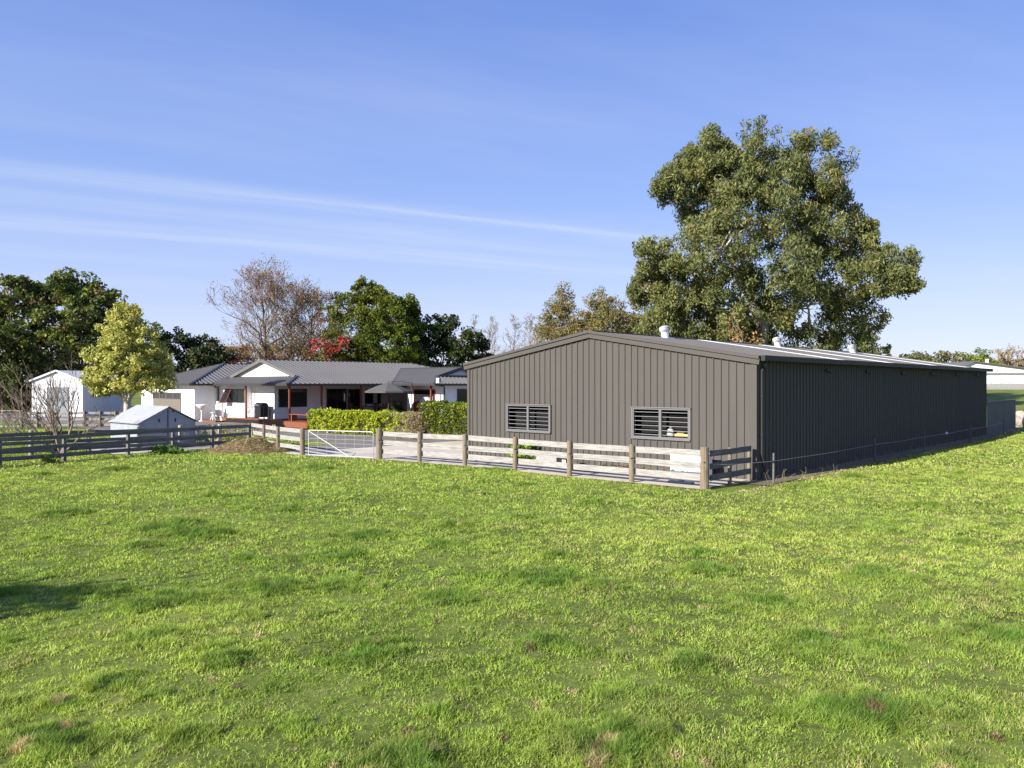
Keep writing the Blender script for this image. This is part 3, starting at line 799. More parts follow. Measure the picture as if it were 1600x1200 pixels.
# garage roof
GS = .32
face(b, (25.2, 54.5, ZE + .004), (1, 0, 0), (0, 1, 0), GS, 0, 10, lambda x: (0, min(5, x, )), breaks=(5,))
face(b, (25.2, 64.5, ZE + .004), (1, 0, 0), (0, -1, 0), GS, 0, 10, lambda x: (0, min(5, x, )), breaks=(5,))
face(b, (25.2, 54.5, ZE + .004), (0, 1, 0), (1, 0, 0), GS, 0, 10, lambda x: (0, max(0, min(x, 10 - x))), breaks=(5,))
roof = b.build('roof', M['roof'], house)
b = MB(ho)
def cap(p, q, w_=.2): b.beam((p[0], p[1], p[2] + .05), (q[0], q[1], q[2] + .05), w_, .035)
zr = ZE + 6 * HS
cap((28.35, 50.6, zr), (41.9, 50.6, zr)); cap((26.9, 44.6, ZE), (28.7, 46.4, ZE + 1.8 * HS)); cap((26.9, 56.6, ZE), (28.7, 54.8, ZE + 1.8 * HS))
cap((41.9, 50.6, zr), (47.9, 44.6, ZE)); cap((41.9, 50.6, zr), (47.9, 56.6, ZE)); cap((31.1, 54.8, ZE + 4.2 * HS), (31.1, 59.6, ZE + 4.2 * HS))
cap((39.5, 41.7, ZE + 4.2 * HS), (39.5, 50.4, ZE + 4.2 * HS)); cap((35.3, 40, ZE), (37.3, 42, ZE + 2 * HS)); cap((43.7, 40, ZE), (41.7, 42, ZE + 2 * HS))
cap((35.3, 44.6, ZE - .02), (39.5, 48.8, ZE + 4.2 * HS - .03), .16)
cap((25.2, 54.5, ZE), (30.2, 59.5, ZE + 5 * GS)); cap((25.2, 64.5, ZE), (30.2, 59.5, ZE + 5 * GS)); cap((30.2, 59.5, ZE + 5 * GS), (35.2, 59.5, ZE + 5 * GS))
cap((26.9, 54.6, ZE), (30.0, 57.8, ZE + 3.1 * HS), .16)
b.build('roof_capping', M['hip'], roof)
# gablets
b = MB(ho)
def gab_u(U, v0, v1, z, zt): b.add([(U, v0, z), (U, v1, z), (U, (v0 + v1) / 2, zt), (U + .1, v0, z), (U + .1, v1, z), (U + .1, (v0 + v1) / 2, zt)], [(0, 1, 2), (3, 5, 4), (0, 3, 4, 1), (1, 4, 5, 2), (2, 5, 3, 0)])
gab_u(28.68, 46.45, 54.75, ZE + 1.8 * HS, zr - .02)
b.build('gablet', M['wall'], house)
b = MB(ho)
V_ = 41.98; b.add([(37.35, V_, ZE + 2.0 * HS), (41.65, V_, ZE + 2.0 * HS), (39.5, V_, ZE + 4.18 * HS), (37.35, V_ + .1, ZE + 2.0 * HS), (41.65, V_ + .1, ZE + 2.0 * HS), (39.5, V_ + .1, ZE + 4.18 * HS)], [(0, 1, 2), (3, 5, 4), (0, 3, 4, 1), (1, 4, 5, 2), (2, 5, 3, 0)])
b.build('gablet', M['wall'], house)
b = MB(ho)
b.beam((28.42, 46.2, ZE + 1.75 * HS), (28.42, 50.6, zr - .05), .06, .22); b.beam((28.42, 55.0, ZE + 1.75 * HS), (28.42, 50.6, zr - .05), .06, .22)
b.build('barge_board', M['roof'], house); b = MB(ho)
b.beam((37.2, 41.72, ZE + 2.0 * HS - .04), (39.5, 41.72, ZE + 4.2 * HS - .05), .06, .24); b.beam((41.8, 41.72, ZE + 2.0 * HS - .04), (39.5, 41.72, ZE + 4.2 * HS - .05), .06, .24)
b.beam((37.2, 41.74, ZE + 2.0 * HS + .0), (41.8, 41.74, ZE + 2.0 * HS), .05, .1)
b.build('barge_board', M['hip'], house)
# gutters / fascias and soffits
b = MB(ho)
def gut(p, q): b.beam((p[0], p[1], ZE - .05), (q[0], q[1], ZE - .05), .11, .13)
gut((26.85, 44.55), (35.4, 44.55)); gut((26.85, 44.5), (26.85, 54.6)); gut((35.25, 39.95), (35.25, 44.5)); gut((35.2, 39.95), (43.8, 39.95)); gut((25.15, 54.45), (25.15, 64.55)); gut((25.2, 54.45), (26.9, 54.45))
b.build('gutter', M['fascia'], house)
b = MB(ho)
b.box(26.95, 46, 44.62, 50, 2.93, 2.945); b.box(26.95, 28.6, 50, 54.5, 2.931, 2.946); b.box(25.25, 34, 54.55, 64.4, 2.932, 2.947); b.box(35.33, 43.6, 40.03, 44.6, 2.933, 2.948)
b.build('soffit', M['soffit'], house)
b = MB(ho)
def dpipe(pts): b.tube(pts, .045, 7)
dpipe([(26.9, 54.42, 2.9), (27.2, 54.9, 2.8), (27.42, 54.85, 2.7), (27.42, 54.85, .5)])
b.build('downpipe', M['fascia'], house); b = MB(ho)
dpipe([(35.4, 40.0, 2.92), (36.3, 40.2, 2.85), (36.55, 40.42, 2.7), (36.55, 40.42, .5)])
b.build('downpipe', M['fascia'], house)
# veranda posts
for (U, V) in ((27.3, 45.0), (29.7, 45.0), (32.9, 45.0), (35.4, 45.0), (27.3, 50.6), (35.75, 40.9)):
    b = MB(ho); b.box(U - .055, U + .055, V - .055, V + .055, .64, 2.93); b.build('veranda_post', M['postwood'], house)
# deck
b = MB(ho)
for k in range(int((52.8 - 42.0) / .145)):
    v = 42.0 + k * .145; b.box(26.7, 40.4, v, v + .138, .605, .645)
dk = b.build('deck', M['deck'], house)
b = MB(ho); b.box(26.66, 26.70, 47.4, 52.2, GZ - .05, .60); b.build('deck_fascia', M['deckshade'], dk)  # shadow on this stretch of deck edge is painted near black
b = MB(ho); b.box(26.68, 26.72, 52.2, 52.8, GZ - .05, .60); b.box(26.72, 27.4, 52.8, 52.84, GZ - .05, .60); b.build('deck_fascia', M['deck'], dk)
b = MB(ho); b.box(26.68, 26.72, 42.0, 47.4, GZ - .05, .60); b.box(26.67, 26.68, 42.0, 47.4, .43, .585); b.box(26.72, 40.4, 41.96, 42.0, GZ - .05, .60)
b.build('deck_fascia', M['deck'], dk)
b = MB(ho); b.box(25.9, 26.66, 52.2, 55.8, .40, .44); b.box(25.88, 25.92, 52.2, 55.8, GZ - .05, .40); b.build('step', M['deck'], dk)
b = MB(ho)
for k in range(30):
    v = 41.0 + k * .14
    b.box(35.4, 36.5, 40.3 + k * .139, 40.3 + k * .139 + .132, .60, .64)
b.build('deck', M['deck'], house)
# windows: facing 'u' (-u side) or 'v' (-v side)
def window(side, c, a0, a1, z0, z1, mull=(), frame='frame', fr=.06, label=None, blind=None, pane='glass'):
    b = MB(ho); g = MB(ho)
    def bx(bb, p0, p1, d0, d1, zz0, zz1):
        if side == 'u': bb.box(c - d1, c - d0, p0, p1, zz0, zz1)
        else: bb.box(p0, p1, c - d1, c - d0, zz0, zz1)
    bx(b, a0, a1, .003, .055, z0, z0 + fr); bx(b, a0, a1, .003, .055, z1 - fr, z1); bx(b, a0, a0 + fr, .003, .055, z0 + fr, z1 - fr); bx(b, a1 - fr, a1, .003, .055, z0 + fr, z1 - fr)
    for mm in mull: bx(b, mm - fr * .4, mm + fr * .4, .003, .05, z0 + fr, z1 - fr)
    f = b.build('window', M[frame], house)
    if label: f['label'] = label
    bx(g, a0 + fr, a1 - fr, .004, .02, z0 + fr, z1 - fr); g.build('pane', M[pane], f)
    if blind:
        g2 = MB(ho); bx(g2, blind[0], blind[1], .0205, .024, blind[2], blind[3]); g2.build('blind', M['blind'], f)
    return f
window('v', 47.9, 28.21, 30.39, 1.42, 2.66, (29.0,))
window('v', 47.9, 33.82, 34.9, .72, 2.62, (34.35,))
window('v', 47.9, 35.35, 36.8, 1.52, 2.58, (36.05,), blind=(36.12, 36.5, 1.58, 2.45))
window('u', 27.5, 51.15, 53.85, 1.68, 2.64, (52.9, 52.2))
window('v', 40.5, 37.8, 40.4, .95, 2.65, (39.1,))
b = MB(ho)          # open red awning sash
q = [(27.44, 53.8, 2.62), (27.44, 52.95, 2.62), (26.98, 52.95, 1.66), (26.98, 53.8, 1.66)]
for i in range(4): b.beam(q[i], q[(i + 1) % 4], .05, .05, (-1, 0, .4))
rs = b.build('sash', M['red'], house)
b = MB(ho); b.add([(27.43, 53.77, 2.6), (27.43, 52.98, 2.6), (26.985, 52.98, 1.69), (26.985, 53.77, 1.69)], [(0, 1, 2, 3)]); b.build('pane', M['glass'], rs)
def door(name, side, c, a0, a1, z0, z1, frame, panel, label=None):
    b = MB(ho)
    def bx(bb, p0, p1, d0, d1, zz0, zz1):
        if side == 'u': bb.box(c - d1, c - d0, p0, p1, zz0, zz1)
        else: bb.box(p0, p1, c - d1, c - d0, zz0, zz1)
    fr = .07
    bx(b, a0, a0 + fr, .003, .07, z0, z1); bx(b, a1 - fr, a1, .003, .07, z0, z1); bx(b, a0 + fr, a1 - fr, .003, .07, z1 - fr, z1)
    d = b.build(name, M[frame], house)
    if label: d['label'] = label
    g = MB(ho); bx(g, a0 + fr, a1 - fr, .004, .02, z0, z1 - fr); g.build('pane', M[panel], d)
    return d, bx
d, bx = door('door', 'v', 47.9, 32.01, 33.7, .65, 2.66, 'frame', 'glass', 'dark sliding glass door onto the deck')
g = MB(ho); bx(g, 32.86, 32.92, .021, .05, .65, 2.59); g.build('stile', M['frame'], d)
d, bx = door('door', 'u', 36.5, 41.3, 43.6, .64, 2.62, 'red', 'inside', 'red framed door standing open to a dark room')
g = MB(ho); bx(g, 42.5, 43.5, .022, .06, .66, 1.75); bx(g, 42.38, 42.5, .022, .07, .66, 1.95); g.build('leaf', M['red'], d)
# garage door
b = MB(ho)
for k in range(4):
    z0 = GZ + .02 + k * .5; 
    if k < 3:
        for s_ in range(3): b.box(25.645, 25.69, 57.1, 61.9, z0 + s_ * .166, z0 + s_ * .166 + .155)
gd = b.build('garage_door', M['garagedoor'], house)
b = MB(ho); b.box(25.66, 25.70, 57.1, 61.9, GZ, GZ + 2.05); b.build('backing', M['fascia'], gd)
b = MB(ho)
for v in (57.1, 58.3, 59.5, 60.7, 61.9): b.box(25.63, 25.66, v - .04, v + .04, 1.85, 2.36)
b.box(25.63, 25.66, 57.1, 61.9, 1.85, 1.9); b.box(25.63, 25.66, 57.1, 61.9, 2.32, 2.37); b.build('frame', M['garagedoor'], gd)
b = MB(ho); b.box(25.67, 25.695, 57.1, 61.9, 1.9, 2.32); b.build('pane', M['glass'], gd)
b = MB(ho); b.box(25.62, 25.7, 56.0, 56.2, 1.95, 2.07); b.build('wall_lamp', M['galv'], house)

# ---- things standing inside the right louvre window
t = gthing('cardboard_box', 'yellow cardboard box on the sill inside the louvre window nearest the shed corner', 'box', A_U + .2, 13.85, 1.212)
b = MB(); b.box(-.07, .07, -.3, .22, 0, .11); b.build('carton', M['yellowcard'], t)
b = MB(); b.box(-.06, .06, -.12, .14, .111, .17); b.build('lid', M['yellowcard'], t)
t = gthing('plastic_bag', 'pale grey bundled bag inside the louvre window beside the yellow box', 'bag', A_U + .22, 14.28, 1.212)
b = MB(); b.lathe((0, 0, 0), [(.09, 0), (.13, .08), (.11, .22), (.05, .31), (.02, .33)], 12, .7, 1.1); b.build('bundle', M['cover'], t, True)
# ---- white box bracket at the wing eave
t = gthing('aerial_bracket', 'small white open bracket at the corner of the wing eave', 'bracket', 35.6, 39.72, 3.02)
b = MB((35.6, 39.72, 3.02)); b.box(35.35, 35.65, 39.6, 39.63, 3.08, 3.12); b.box(35.35, 35.65, 39.6, 39.63, 3.36, 3.40); b.box(35.3, 35.35, 39.6, 39.86, 3.08, 3.40); b.box(35.62, 35.65, 39.6, 39.63, 3.12, 3.36); b.box(35.48, 35.51, 39.6, 39.63, 3.12, 3.36); b.box(35.3, 35.65, 39.86, 39.88, 3.02, 3.40)
b.build('box', M['white'], t)
b = MB((35.6, 39.72, 3.02))
b.box(35.36, 35.61, 39.7, 39.72, 3.12, 3.36)
b.build('slots', M['black'], t)

# ---- deck things
DZ = .645
def chair(label, U, V, rot, m):
    x, y = W(U, V)
    t = thing('deck_chair', label, 'chair', (x, y, DZ), THETA + rot, 'chairs around the deck table')
    b = MB(); b.box(-.23, .23, -.22, .22, .42, .46); b.build('seat', M[m], t)
    b = MB()
    for k in range(5): b.box(-.22, .22, -.25 + 0 * k, -.22, .56 + k * .085, .615 + k * .085)
    b.box(-.23, -.19, -.24, -.2, .46, .98); b.box(.19, .23, -.24, -.2, .46, .98); b.build('backrest', M[m], t)
    for sx in (-1, 1):
        for sy in (-1, 1):
            b = MB(); b.box(sx * .2 - .022, sx * .2 + .022, sy * .19 - .022, sy * .19 + .022, 0, .42); b.build('leg', M[m], t)
        b = MB(); b.box(sx * .235 - .03, sx * .235 + .03, -.2, .22, .64, .67); b.box(sx * .235 - .02, sx * .235 + .02, .16, .2, .46, .64); b.build('armrest', M[m], t)
t = gthing('deck_table', 'slatted brown timber table on the veranda behind the clipped hedge', 'table', 34.7, 46.6, DZ)
b = MB()
for k in range(7): b.box(-.95, .95, -.45 + k * .13, -.45 + k * .13 + .115, .71, .745)
b.build('tabletop', M['deck'], t)
for sx in (-1, 1):
    for sy in (-1, 1):
        b = MB(); b.box(sx * .8 - .035, sx * .8 + .035, sy * .36 - .035, sy * .36 + .035, 0, .71); b.build('leg', M['deck'], t)
chair('warm brown timber chair at the end of the deck table nearest the glass door', 33.35, 46.6, -math.pi / 2, 'deck')
chair('dark slatted chair pulled up to the deck table, beside the umbrella pole', 35.4, 45.75, 0, 'postwood')
chair('darkest slatted chair in the middle of the deck table front', 34.6, 45.75, 0, 'black')
for k, (dx, dy, hh, mm) in enumerate(((-.2, .05, .2, 'glass'), (.05, -.1, .14, 'white'))):
    b = MB(); b.lathe((0, 0, 0), [(.04, 0), (.045, hh * .6), (.02, hh * .8), (.02, hh)], 10)
    o = b.build('bottle', M[mm], None, True); x, y = W(34.7 + dx, 46.6 + dy); o.location = (x, y, DZ + .747)
    tag(o, ['tall dark bottle standing on the deck table', 'short white jar standing on the deck table'][k], 'bottle')
# bench
t = gthing('deck_bench', 'low red brown timber bench on the open end of the deck', 'bench', 27.35, 43.6, DZ)
b = MB()
for k in range(3): b.box(-.24 + k * .16, -.09 + k * .16, -1.15, 1.15, .40, .445)
b.build('seat', M['deck'], t)
for s in (-1, 1):
    b = MB(); b.box(-.2, .2, s * .95 - .05, s * .95 + .05, 0, .40); b.build('leg', M['deck'], t)
# barbecue
t = gthing('barbecue', 'black hooded gas barbecue on the veranda against the white wall', 'barbecue', 27.28, 48.5, DZ)
b = MB(); b.box(-.27, .27, -.38, .38, .12, .78); b.build('cabinet', M['black'], t)
b = MB(); vs = []
for y in (-.42, .42):
    for k in range(9):
        a = math.pi * k / 8; vs.append((-.3 * math.cos(a), y, .84 + .27 * math.sin(a)))
b.add(vs, [(k, k + 1, k + 10, k + 9) for k in range(8)] + [tuple(range(8, -1, -1)), tuple(range(9, 18)), (0, 9, 17, 8)]); b.box(-.31, .31, -.43, .43, .78, .84); b.build('hood', M['black'], t)
for s in (-1, 1):
    b = MB(); b.box(-.24, .24, s * .44, s * .85, .79, .82); b.build('side_shelf', M['black'], t)
    for k in (-1, 1):
        b = MB(); b.box(k * .22 - .02, k * .22 + .02, s * .72 - .02, s * .72 + .02, 0, .79); b.build('leg', M['black'], t)
b = MB(); b.tube([(-.32, -.3, .92), (-.37, -.3, .94), (-.37, .3, .94), (-.32, .3, .92)], .014, 6); b.build('handle', M['galv'], t)
# umbrella
t = gthing('cantilever_umbrella', 'open grey canvas umbrella over the deck behind the hedge', 'umbrella', 33.6, 42.85, DZ)
b = MB(); n = 8; vs = [(0, 0, 2.46)]
for r_, z_ in ((.8, 2.22), (1.62, 1.86)):
    for k in range(n): vs.append((r_ * math.cos(2 * math.pi * k / n), r_ * math.sin(2 * math.pi * k / n), z_))
fs = [(0, 1 + k, 1 + (k + 1) % n) for k in range(n)] + [(1 + k, 1 + n + k, 1 + n + (k + 1) % n, 1 + (k + 1) % n) for k in range(n)]
for k in range(n): vs.append((1.62 * math.cos(2 * math.pi * k / n), 1.62 * math.sin(2 * math.pi * k / n), 1.76))
fs += [(1 + n + k, 1 + 2 * n + k, 1 + 2 * n + (k + 1) % n, 1 + n + (k + 1) % n) for k in range(n)]
b.add(vs, fs); b.build('canopy', M['canopy'], t)
for k in range(n):
    b = MB(); b.tube([(0, 0, 2.40), (1.6 * math.cos(2 * math.pi * k / n), 1.6 * math.sin(2 * math.pi * k / n), 1.83)], .011, 5); b.build('rib', M['dark_iron'], t)
b = MB(); b.tube([(0, 0, 0), (0, 0, 2.5)], .035, 8); b.build('pole', M['dark_iron'], t)
b = MB(); b.tube([(1.55, -.6, 0), (1.55, -.6, 2.5)], .03, 8); b.tube([(1.55, -.6, 2.42), (.8, -.3, 2.55), (0, 0, 2.5)], .018, 6); b.build('mast', M['dark_iron'], t)
b = MB(); b.lathe((0, 0, 0), [(.3, 0), (.3, .06), (.06, .09)], 14); b.build('base', M['dark_iron'], t)
# covered grill
t = gthing('covered_grill', 'round topped grill under a pale fitted cover by the red door', 'grill', 35.95, 41.6, .64)
b = MB(); b.lathe((0, 0, 0), [(.46, .0), (.5, .3), (.56, .75), (.62, .95), (.58, 1.18), (.42, 1.36), (.2, 1.45), (.03, 1.47)], 18, .75, 1.05); b.build('cover', M['cover'], t, True)
b = MB(); b.tube([(.1, -.5, 1.2), (.1, -.5, 1.5)], .04, 8); b.build('flue', M['cover'], t)
# potted plant on the deck by umbrella pole
def shrub_pts(c, r, n): return np.array([[c[0] + rnd.gauss(0, r[0]), c[1] + rnd.gauss(0, r[1]), c[2] + abs(rnd.gauss(0, r[2]))] for _ in range(n)])
x, y = W(35.0, 43.6)
t = thing('potted_plant', 'dark leafy pot plant on the deck under the grey umbrella', 'pot plant', (x, y, DZ))
b = MB(); b.lathe((0, 0, 0), [(.14, 0), (.2, .34), (.22, .36)], 14); b.build('pot', M['dark_iron'], t)
leaves('foliage', t, shrub_pts((0, 0, .5), (.2, .2, .3), 40), .12, 12, .22, .05, [((.03, .06, .02), 1)], 0)
# heat pumps
def heatpump(label, U, V, z, rot, L_=.85, Hh=.62, D_=.32):
    x, y = W(U, V)
    t = thing('heat_pump_unit', label, 'heat pump', (x, y, z), THETA + rot)
    b = MB(); b.box(-D_ / 2, D_ / 2, -L_ / 2, L_ / 2, .06, Hh + .06); b.build('casing', M['white'], t)
    b = MB(); b.box(-D_ / 2 + .02, D_ / 2 - .02, -L_ / 2 + .1, -L_ / 2 + .2, 0, .06); b.box(-D_ / 2 + .02, D_ / 2 - .02, L_ / 2 - .2, L_ / 2 - .1, 0, .06); b.build('foot', M['dark_iron'], t)
    b = MB()
    for r_ in (.07, .13, .19, .25):
        pts = [(-D_ / 2 - .012, L_ * .12 + r_ * math.cos(a * math.pi / 12), Hh / 2 + .06 + r_ * math.sin(a * math.pi / 12)) for a in range(25)]
        b.tube(pts, .008, 4, cap=False)
    for a in range(8): b.tube([(-D_ / 2 - .012, L_ * .12, Hh / 2 + .06), (-D_ / 2 - .012, L_ * .12 + .26 * math.cos(a * math.pi / 4), Hh / 2 + .06 + .26 * math.sin(a * math.pi / 4))], .006, 4)
    b.build('fan_grille', M['galv'], t)
    return t
heatpump('white heat pump unit on the veranda beside the barbecue', 27.68, 50.35, DZ, 0, .8, .6)
heatpump('large white outdoor unit on the concrete behind the paddock corner post', 22.2, 12.9, .02, 0, 1.15, .72, .6)
# pedestal basin and gas bottles outside the garage
t = gthing('garden_basin', 'white bowl on a thin curved stand beside the garage wall', 'basin', 25.9, 54.3, GZ + .02)
b = MB(); b.lathe((0, 0, 0), [(.1, .82), (.35, 1.0), (.5, 1.12), (.54, 1.2), (.5, 1.2), (.3, 1.05)], 18, .7, 1); b.build('bowl', M['white'], t, True)
b = MB(); b.tube([(0, 0, .86), (.05, .1, .5), (0, .02, 0)], [.06, .04, .05], 8); b.lathe((0, 0, 0), [(.2, 0), (.18, .05), (.04, .09)], 14); b.build('stand', M['white'], t)
t = gthing('garden_stool', 'small white folding stand on the deck step near the garage', 'stand', 26.3, 53.4, .44)
b = MB()
for a in range(3): b.tube([(.2 * math.cos(a * 2.1), .2 * math.sin(a * 2.1), 0), (-.03 * math.cos(a * 2.1), -.03 * math.sin(a * 2.1), .55)], .025, 6)
b.lathe((0, 0, .5), [(.14, 0), (.16, .05), (.1, .08)], 12); b.build('frame', M['white'], t)
def gasbottle(label, U, V, h):
    t = gthing('gas_bottle', label, 'gas bottle', U, V, DZ, 'gas bottles by the veranda')
    b = MB(); b.lathe((0, 0, 0), [(.15, 0), (.17, .03), (.17, h * .7), (.14, h * .82), (.05, h * .88), (.05, h * .9)], 16); b.build('cylinder', M['white'], t, True)
    b = MB(); b.lathe((0, 0, h * .82), [(.11, 0), (.11, h * .18)], 14); b.build('collar', M['white'], t)
gasbottle('tall white gas bottle in the house corner beside the downpipe', 27.2, 54.45, 1.1)
gasbottle('short white gas bottle in front of the lit wall corner', 27.2, 53.95, .72)

# ================================================================== white shed, hut
x0, y0 = -34.9, 64.0; zg = float(H(-36, 64))
nd = Vector((-.12, -.993)); ax = math.atan2(.993, .12) - math.pi / 2   # shed local: x right along front, y back
t = thing('garden_shed', 'small white steel shed with a tall grey roller door behind the yellow tree', 'shed', (x0, y0, zg), ax)
Wd, Lg, e_, r_ = 4.5, 6.6, 2.95, 3.75
b = MB()
def gabf(y, z0=0):
    return [(-Wd, y, z0), (0, y, z0), (0, y, e_), (-Wd / 2, y, r_ - .04), (-Wd, y, e_)]
b.add(gabf(0) + gabf(Lg), [(0, 1, 2, 3, 4), (9, 8, 7, 6, 5), (0, 5, 6, 1), (4, 9, 5, 0), (1, 6, 7, 2)])
ribbed(b, (.004, 0, 0), (0, 1, 0), (0, 0, 1), (1, 0, 0), 0, Lg, lambda a: (0, e_), .3, .02, .06, .03)
ribbed(b, (-Wd, -.004, 0), (1, 0, 0), (0, 0, 1), (0, -1, 0), 0, Wd, lambda a: (0, e_ + (r_ - e_ - .05) * (1 - abs(a - Wd / 2) / (Wd / 2))), .3, .015, .06, .03, (Wd / 2,))
b.build('wall', M['shedwhite'], t)
b = MB(); sl_ = (r_ - e_) / (Wd / 2)
for s, xx in ((1, -Wd - .12), (-1, .12)):
    bd = Vector((s, 0, sl_)).normalized(); n_ = Vector((-s * sl_, 0, 1)).normalized(); ln = math.hypot(Wd / 2 + .12, sl_ * (Wd / 2 + .12))
    ribbed(b, (xx, -.15, e_ - .12 * sl_ + .03), (0, 1, 0), bd, n_, 0, Lg + .3, lambda a: (0, ln), .3, .02, .06, .03)
b.build('roof', M['hutroof'], t)
b = MB(); b.beam((-Wd - .14, -.16, e_ - .12 * sl_), (-Wd / 2, -.16, r_ + .01), .04, .14); b.beam((.14, -.16, e_ - .12 * sl_), (-Wd / 2, -.16, r_ + .01), .04, .14); b.build('barge_board', M['shedwhite'], t)
b = MB()
for k in range(24): b.box(-3.1, -1.25, -.055 - .012 * (k % 2), -.03, .02 + k * .1, .02 + k * .1 + .098)
b.build('roller_door', M['roller'], t)
b = MB(); b.box(.03, .06, 1.0, 1.25, 1.75, 1.8)
fw = MB(); fw.box(.03, .07, 1.0, 3.6, 1.55, 2.35); wnn = fw.build('window', M['shedwhite'], t)
b = MB(); b.box(.071, .078, 1.08, 2.25, 1.62, 2.28); b.box(.071, .078, 2.35, 3.52, 1.62, 2.28); b.build('pane', M['glass'], wnn)

ku, kv = G(-16.7, 38.2); zg = float(H(-17, 38))
kz = CH - 36 * 38.2 / F - zg; ke = CH - 59.5 * 38.6 / F - zg; hw = 1.43; KL = 3.5
t = gthing('field_hut', 'low grey hut with a pale corrugated roof beside the post and rail fence', 'hut', ku, kv, zg)
b = MB()
def gf(v, z0=0): return [(-hw + .06, v, z0), (hw - .06, v, z0), (hw - .06, v, ke), (0, v, kz - .03), (-hw + .06, v, ke)]
b.add(gf(0, -.1) + gf(KL, -.1), [(0, 1, 2, 3, 4), (9, 8, 7, 6, 5), (0, 5, 6, 1), (1, 6, 7, 2), (4, 9, 5, 0)])
b.build('wall', M['hut'], t)
b = MB()
sl_ = (kz - ke) / hw
for s in (1, -1):
    bd = Vector((s, 0, sl_)).normalized(); n_ = Vector((-s * sl_, 0, 1)).normalized(); ln = math.hypot(hw + .1, sl_ * (hw + .1))
    ribbed(b, (-s * (hw + .1), -.12, ke - .1 * sl_ + .02), (0, 1, 0), bd, n_, 0, KL + .24, lambda a: (0, ln), .21, .04, .17, .05)
b.build('roof', M['hutroof'], t)
b = MB()
for uu in (-.42, .36): b.box(uu - .035, uu + .035, -.012, .02, ke + .02, ke + .2)
b.box(-.02, .02, -.02, 0, -.1, kz - .1); b.box(.2, .28, -.012, .02, kz - .26, kz - .18)
b.build('vent_slot', M['fascia'], t)

# ================================================================== fences
def rail_run(name, label, pts, rail_z, rh, side, post_r, post_h, m_rail, m_post, square=False, thick=.03, rail_parts=True, lead=.0, group=None, strainers=(), skip_posts=()):
    """pts world (x,y) posts; rails offset to 'side' (+1 left of direction)"""
    zb = [float(H(*p)) for p in pts]
    t = thing(name, label, 'fence', (pts[0][0], pts[0][1], zb[0]), 0, group)
    off = (pts[0][0], pts[0][1], zb[0])
    for i, p in enumerate(pts):
        if i in skip_posts: continue
        b = MB(off); big = i in strainers
        r = post_r * (1.45 if big else rnd.uniform(.92, 1.08)); h = post_h + (.05 if big else rnd.uniform(-.015, .02)); tx, ty = rnd.uniform(-.012, .012), rnd.uniform(-.012, .012)
        if square:
            b.beam((p[0], p[1], zb[i] - .1), (p[0] + tx, p[1] + ty, zb[i] + h), r * 2, r * 1.5, (.55, .83, 0))
        else:
            b.tube([(p[0], p[1], zb[i] - .1), (p[0] + tx * .5, p[1] + ty * .5, zb[i] + h * .5), (p[0] + tx, p[1] + ty, zb[i] + h - .012), (p[0] + tx, p[1] + ty, zb[i] + h)], [r * 1.04, r, r * .97, r * .86], 12)
        po = b.build('post', M[m_post], t, False)
        if not square:
            b = MB(off); hz = zb[i] + h * .64
            d_ = (Vector((0, 0, 0)) - Vector((p[0], p[1], 0))).normalized()
            b.lathe((p[0] + d_.x * r * .93, p[1] + d_.y * r * .93, hz), [(.012, -.018), (.028, -.01), (.028, .015), (.01, .022)], 8)
            b.build('insulator', M['black'], po)
    for k, z in enumerate(rail_z):
        for i in range(len(pts) - 1):
            p, q = Vector(pts[i]), Vector(pts[i + 1]); d = (q - p).normalized(); nn = Vector((-d.y, d.x)) * side * (post_r + thick * .5 - .01)
            e0 = p - d * (lead if i == 0 else .0) + nn; e1 = q + nn + d * (.0)
            b = MB(off); j0, j1 = rnd.uniform(-.018, .018), rnd.uniform(-.018, .018)
            if i > 0: j0 = jl[k]
            jl = globals().setdefault('_jl', {}); jl[k] = j1
            sag = rnd.uniform(-.008, .008)
            zz0 = zb[i] + z + j0; zz1 = zb[i + 1] + z + j1
            mid = (e0 + e1) / 2
            b.beam((e0.x, e0.y, zz0), (mid.x, mid.y, (zz0 + zz1) / 2 + sag), thick, rh); b.beam((mid.x, mid.y, (zz0 + zz1) / 2 + sag), (e1.x - d.x * .006, e1.y - d.y * .006, zz1), thick, rh)
            b.build('rail', M[m_rail], t)
    return t
def UVp(l): return [W(U, V) for V, U in l]
RZS = (1.02, .665, .325)
# paddock front fence, from gate strainer to corner
fp = [(25.2, 19.3), (23.1, 19.6), (20.9, 19.9), (18.45, 19.95), (16.0, 19.9), (13.65, 19.98), (11.25, 20.1)]
rail_run('post_and_rail_fence', 'sunlit bleached rail fence along the concrete in front of the shed gable', UVp(fp), RZS, .185, 1, .085, 1.16, 'rail', 'post', strainers=(0, 6))
rail_run('post_and_rail_fence', 'short dark rail return between the paddock corner post and the shed', [W(20.25, 11.22), W(21.5, 11.2), W(22.7, 11.18)], RZS, .17, -1, .06, 1.1, 'raildark', 'post', skip_posts=(0,))
rail_run('post_and_rail_fence', 'short sunlit rail fence between the soil heap and the pipe gate', UVp([(28.75, 18.05), (31.2, 18.35), (33.3, 18.85), (35.25, 19.2)]), RZS, .175, -1, .07, 1.1, 'rail', 'post', strainers=(0,))
